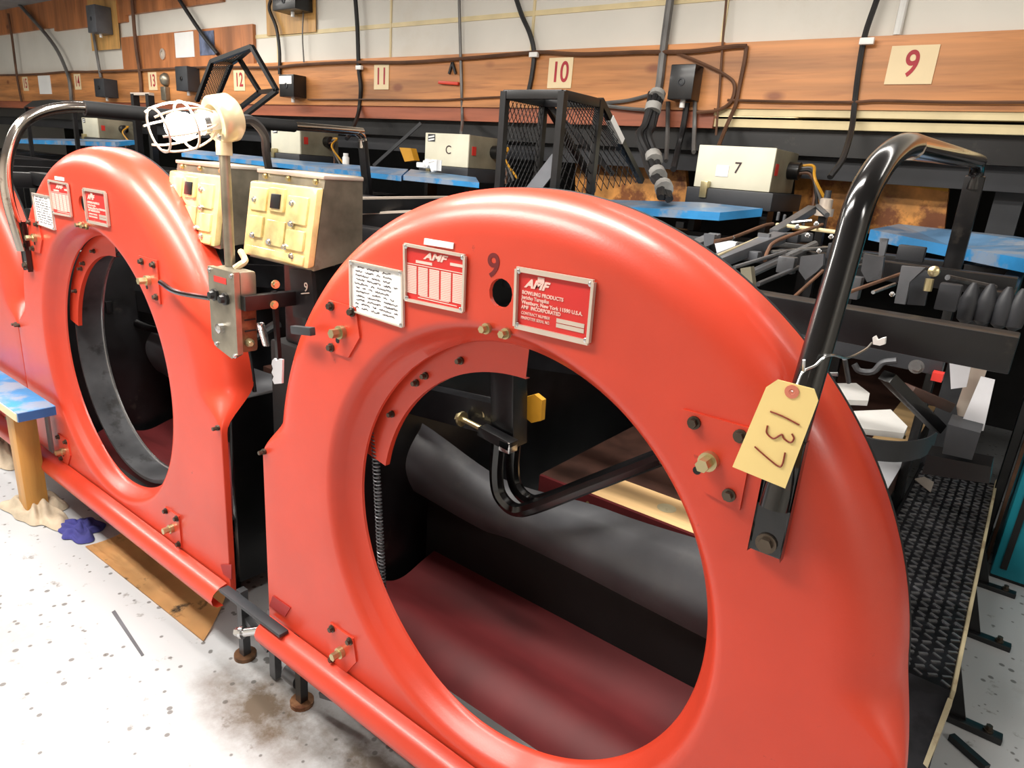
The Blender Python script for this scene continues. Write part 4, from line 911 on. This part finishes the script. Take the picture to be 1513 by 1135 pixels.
tag(MB().prism([P_[0], P_[1], Vector((P_[2].x, 2.85, .501)), Vector((P_[3].x, 2.85, .501))], (0, -.05, 0)).build('steel_post', 'black_steel', smooth=0), 'black steel post in front of the knotty orange board', 'post')
tag(MB().box((.56, 2.83, 0), (.67, 2.93, 1.79)).build('steel_post', 'dark_grey'), 'wide dark steel post at the right edge behind the worn blue plank', 'post')
P_ = [px(x, y, Y=2.4) for x, y in ((590, 218), (607, 220), (612, 238), (597, 240))]
# ---------------------------------------------------------------- walkway on the right
t = thing('walkway', (.73, 1.7, 0), 'black tread plate walkway beside the nearest pinspotter', 'walkway')
b = MB(); b.box((.575, .98, .345), (.878, 2.80, .352)); b.quad((.575, .98, .352), (.878, .98, .352), (.878, .74, .20), (.575, .74, .20))
for i in range(9):
    for j in range(52):
        x = .592 + i * .034; y = 1.0 + j * .0345 + (.017 if i % 2 else 0); s = 1 if (i + j) % 2 else -1
        b.obox((x, y, .3535), (.026, .007, .005), Matrix.Rotation(.6 * s, 3, 'Z'))
o = b.build('tread_plate', ['tread_plate', 'tread_bump'], t)
for p in o.data.polygons:
    if p.area < .0004: p.material_index = 1
MB().box((.878, .95, .30), (.888, 2.80, .375), .002).build('edge_lip', 'cream_edge', t)
MB().box((.568, .98, .29), (.575, 2.80, .36), .001).build('inner_lip', 'black_steel', t)
MB().bar((.883, .96, .33), (.86, .70, .12), .012, .06).build('ramp_edge', 'cream_edge', t)
for y in (1.37, 1.955, 2.42):
    MB().box((.70, y - .02, 0), (1.06, y + .02, .022), .003).build('foot_bar', 'black_steel', t)
    MB().prism([(.885, y, .02), (.96, y, .02), (.885, y, .26)], (0, .008, 0)).build('gusset', 'black_steel', t, smooth=0)
    MB().box((.84, y - .015, .02), (.88, y + .015, .345)).build('leg', 'black_steel', t)
    MB().bolt((1.02, y, .022), (0, 0, 1), .01, .02).build('foot_bolt', 'dark_bolt', t)
MB().bar((.90, 2.70, .0), (.90, 2.70, 1.62), .04, .05, up=(0, 1, 0), bev=.004).build('tall_post', 'black_steel', t)
MB().bar((.935, 2.69, .0), (.935, 2.69, 1.62), .014, .04, up=(0, 1, 0)).build('tall_post_edge', 'cable_brown', t)
t = thing('teal_panel', (1.2, 2.6, 0), 'teal painted metal housing at the right edge behind the walkway', 'cabinet')
MB().box((.955, 2.54, .015), (1.6, 3.2, 1.5), .01).build('housing', 'teal_paint', t)
MB().box((.985, 2.532, .06), (1.01, 2.542, 1.44)).build('door_gap', 'black_matte', t, smooth=0)
MB().box((.96, 2.55, 0), (1.59, 3.19, .02)).build('plinth', 'black_matte', t)
tag(MB().bar((.93, 1.27, .012), (1.03, 1.20, .012), .022, .022).build('loose_bracket', 'black_steel'), 'loose black bracket on the floor near the walkway foot', 'bracket')
tag(MB().prism([px(1350, 708, Z=.356), px(1366, 705, Z=.356), px(1380, 713, Z=.356), px(1375, 728, Z=.356)], (0, 0, .002)).build('paper_scrap', 'alu_frame', smooth=0), 'crumpled pale scrap lying on the tread plate walkway', 'scrap')
# ---------------------------------------------------------------- bench, rags, sheet on the floor
t = thing('work_bench', (-2.47, -.09, 0), 'blue topped wooden bench on a post at the left edge', 'bench')
MB().box((-4.2, -.165, .505), (-2.255, -.028, .545), .003).build('bench_top', 'blue_paint', t)
MB().box((-2.256, -.163, .507), (-2.252, -.03, .543)).build('painted_end', 'navy_edge', t, smooth=0)
MB().box((-4.2, -.169, .508), (-2.26, -.164, .542)).build('front_edge', 'paper_tan', t, smooth=0)
MB().box((-2.515, -.135, .03), (-2.425, -.05, .505), .006).build('post', 'post_wood', t)
MB().box((-2.40, -.03, .30), (-2.36, -.022, .50)).build('rear_strut', 'grey_steel', t)
def rag(cx, cy, rx, ry, h, m, label, seed, name='rag'):
    rnd = random.Random(seed); b = MB(); n = 34; ph = [rnd.uniform(0, 6.28) for _ in range(8)]; g = []
    for i in range(n + 1):
        row = []
        for j in range(n + 1):
            u, v = i / n * 2 - 1, j / n * 2 - 1
            r = math.hypot(u, v); a = math.atan2(v, u); k = 1 / max(1, r / max(abs(u), abs(v), 1e-6)) if r > 0 else 1
            u2, v2 = u * k, v * k; rr = math.hypot(u2, v2)
            e = 1 + .18 * math.sin(3 * a + ph[0]) + .12 * math.sin(5 * a + ph[1]) + .06 * math.sin(9 * a + ph[2])
            fold = .5 + .5 * math.sin(u2 * 9 + 3 * math.sin(v2 * 4 + ph[3]) + ph[4]) * math.cos(v2 * 6 + ph[5])
            z = .004 + h * (1 - rr ** 2) ** .6 * (.45 + .75 * fold) if rr < 1 else .004
            row.append(b.bm.verts.new((cx + u2 * rx * e, cy + v2 * ry * e, z)))
        g.append(row)
    for i in range(n):
        for j in range(n): b.bm.faces.new((g[i][j], g[i + 1][j], g[i + 1][j + 1], g[i][j + 1]))
    return tag(b.build(name, m, smooth=80), label, 'rag', 'rags on the floor')
c = px(58, 752, Z=.01); rag(c.x, c.y, .20, .10, .06, 'cloth_tan', 'crumpled tan rag under the wooden bench post', 4)
c = px(95, 770, Z=.01); rag(c.x + .11, c.y + .02, .11, .08, .035, 'cloth_blue', 'blue rag beside the tan rag under the bench', 9)
c = px(8, 665, Z=.01); rag(c.x, c.y, .22, .12, .07, 'cloth_tan', 'pale rag on the floor at the left edge', 12)
# warped hardboard under the second machine
A, Bq, Cq, Dq = px(125, 805, Z=.012), px(300, 945, Z=.012), px(343, 862, Z=.07), px(175, 795, Z=.03)
b = MB(); n = 14; g = []
for i in range(n + 1):
    u = i / n; row = []
    for j in range(n + 1):
        v = j / n; p = (A * (1 - u) + Bq * u) * (1 - v) + (Vector((Dq.x, .145, .06)) * (1 - u) + Vector((Cq.x, .145, .085)) * u) * v
        p.z = .006 + .07 * v * v; row.append(b.bm.verts.new(p))
    g.append(row)
for i in range(n):
    for j in range(n): b.bm.faces.new((g[i][j], g[i + 1][j], g[i + 1][j + 1], g[i][j + 1]))
bmesh.ops.solidify(b.bm, geom=b.bm.faces[:], thickness=.006)
tag(b.build('hardboard_sheet', 'hardboard', smooth=30), 'warped brown hardboard sheet with oil spots under the second pinspotter', 'board')
tag(MB().prism([px(165, 905, Z=.0005), px(170, 902, Z=.0005), px(213, 968, Z=.0005), px(209, 970, Z=.0005)], (0, 0, .002)).build('floor_strip', 'mid_grey', smooth=0), 'thin grey strip lying on the pale floor', 'strip')
# small things on the machine tops
c = px(634, 251, Y=2.05) + Vector((0, 0, .012))
b = MB()
for k in range(5): b.obox(c + Vector((.03 * k - .06, .01 * (k % 2), .012 + .006 * (k % 3))), (.05, .05, .03), Matrix.Rotation(k * .7, 3, 'Z') @ Matrix.Rotation(.4 * k, 3, 'X'), .006)
tag(b.build('paper_towel', 'paper_white'), 'crumpled white paper towel on the blue plank by the emblem box', 'paper')
for x, y, l in ((511, 237, 'white jar right of the white control box'), (540, 236, 'white jar further right of the white control box')):
    c = px(x, y, Y=2.25); t = thing('small_jar', c, l, 'jar', 'jars on the machine top'); MB().lathe(c, (0, 0, 1), [(-.04, 0), (-.04, .024), (.02, .024), (.03, .016), (.03, 0)], 14).build('jar', 'white_plastic', t); MB().lathe(c + Vector((0, 0, .03)), (0, 0, 1), [(0, .018), (.018, .018), (.018, 0)], 12).build('lid', 'paper_white', t)
    MB().bar((c.x, c.y, 1.392), c + Vector((0, 0, -.04)), .05, .05, up=(0, 1, 0)).build('jar_stand', 'black_steel', t)
tag(MB().bar(px(552, 245, Y=2.3), px(622, 182, Y=2.5), .03, .02).build('steel_strut', 'dark_grey'), 'dark steel strut slanting up left of the emblem box', 'strut')
P_ = [px(x, y, Y=2.3) for x, y in ((590, 218), (607, 219), (612, 237), (598, 239))]
tag(MB().prism(P_, (0, .05, 0)).build('yellow_block', 'yellow_part', smooth=0), 'yellow wooden block left of the emblem control box', 'block')
for a, e, l in (((517, 293, .7), (690, 291, 1.3), 'upper black bar with bright top edge right of the amber box'), ((517, 316, .74), (640, 311, 1.0), 'lower black bar with bright top edge right of the amber box')):
    p0, p1 = px(a[0], a[1], Y=a[2]), px(e[0], e[1], Y=e[2]); t = thing('machine_bar', p0, l, 'bar', 'black bars behind the amber box')
    MB().bar(p0 - Vector((0, 0, .03)), p1 - Vector((0, 0, .03)), .03, .05).build('bar', 'black_steel', t); MB().bar(p0, p1, .02, .008).build('bright_edge', 'alu_frame', t)

# small dark frame far back on the left
t = thing('post_rack', px(210, 150, Y=1.9), 'small dark two post rack above the second machine', 'rack')
for x in (199, 221): MB().bar(px(x, 139, Y=1.9), (px(x, 139, Y=1.9).x, 1.9, 0), .05, .05, up=(0, 1, 0)).build('post', 'black_steel', t)
MB().bar(px(196, 139, Y=1.9), px(224, 139, Y=1.9), .04, .02).build('cross_bar', 'alu_frame', t)

# thin dark red patches on the covers at the ends of the flat bar
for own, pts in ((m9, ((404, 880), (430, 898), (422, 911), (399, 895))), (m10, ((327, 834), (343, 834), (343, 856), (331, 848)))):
    MB().prism([px(x, y, Y=-.0005) for x, y in pts], (0, -.003, 0)).build('bar_end_patch', 'dark_red', own, smooth=0)
# more of the works behind the arch
rnd = random.Random(21)
for (a, e, r, m) in (((1085, 395, 1.0), (1160, 372, 1.3), .006, 'grey_steel'), ((1120, 420, .95), (1180, 395, 1.2), .007, 'dull_steel'), ((1140, 372, 1.3), (1235, 365, 1.5), .005, 'bright_steel'), ((1255, 395, 1.2), (1300, 388, 1.4), .006, 'dull_steel'),
        ((1290, 432, .95), (1322, 420, 1.1), .005, 'bright_steel'), ((1400, 410, 1.2), (1470, 425, 1.4), .008, 'dull_steel'), ((1060, 378, 1.1), (1120, 352, 1.4), .005, 'cream_edge'), ((1160, 330, 1.7), (1200, 326, 1.7), .006, 'bright_steel')):
    rod([a, e], r, m)
for (x, y, Y, w, h, m) in ((1160, 392, 1.15, .05, .05, 'dull_steel'), (1236, 372, 1.4, .06, .05, 'panel_dark'), (1255, 425, 1.0, .05, .06, 'dull_steel'), (1345, 375, 1.6, .08, .05, 'panel_dark'), (1400, 440, 1.1, .05, .07, 'panel_dark'), (1108, 378, 1.25, .05, .03, 'mid_grey'), (1168, 352, 1.5, .05, .03, 'panel_dark')):
    c = px(x, y, Y=Y); MB().box(c + Vector((-w / 2, 0, -h / 2)), c + Vector((w / 2, .04, h / 2)), .004).build('works_block', m, m9)
for (x, y) in ((1178, 336), (1206, 332), (1193, 349), (1228, 351), (1210, 372), (1246, 408), (1290, 405), (1318, 436), (1362, 428)):
    MB().bolt(px(x, y, Y=1.2), (0, -.6, .8), .005, .009).build('bright_nut', 'bright_steel', m9)
for k in range(5):
    a = px(1150 + 9 * k, 318 + 4 * k, Y=1.8); MB().lathe(a, (0, 0, 1), [(-.02, .006), (.010, .006), (.013, .003), (.013, 0)], 10).build('terminal_post', 'grey_steel', m9)
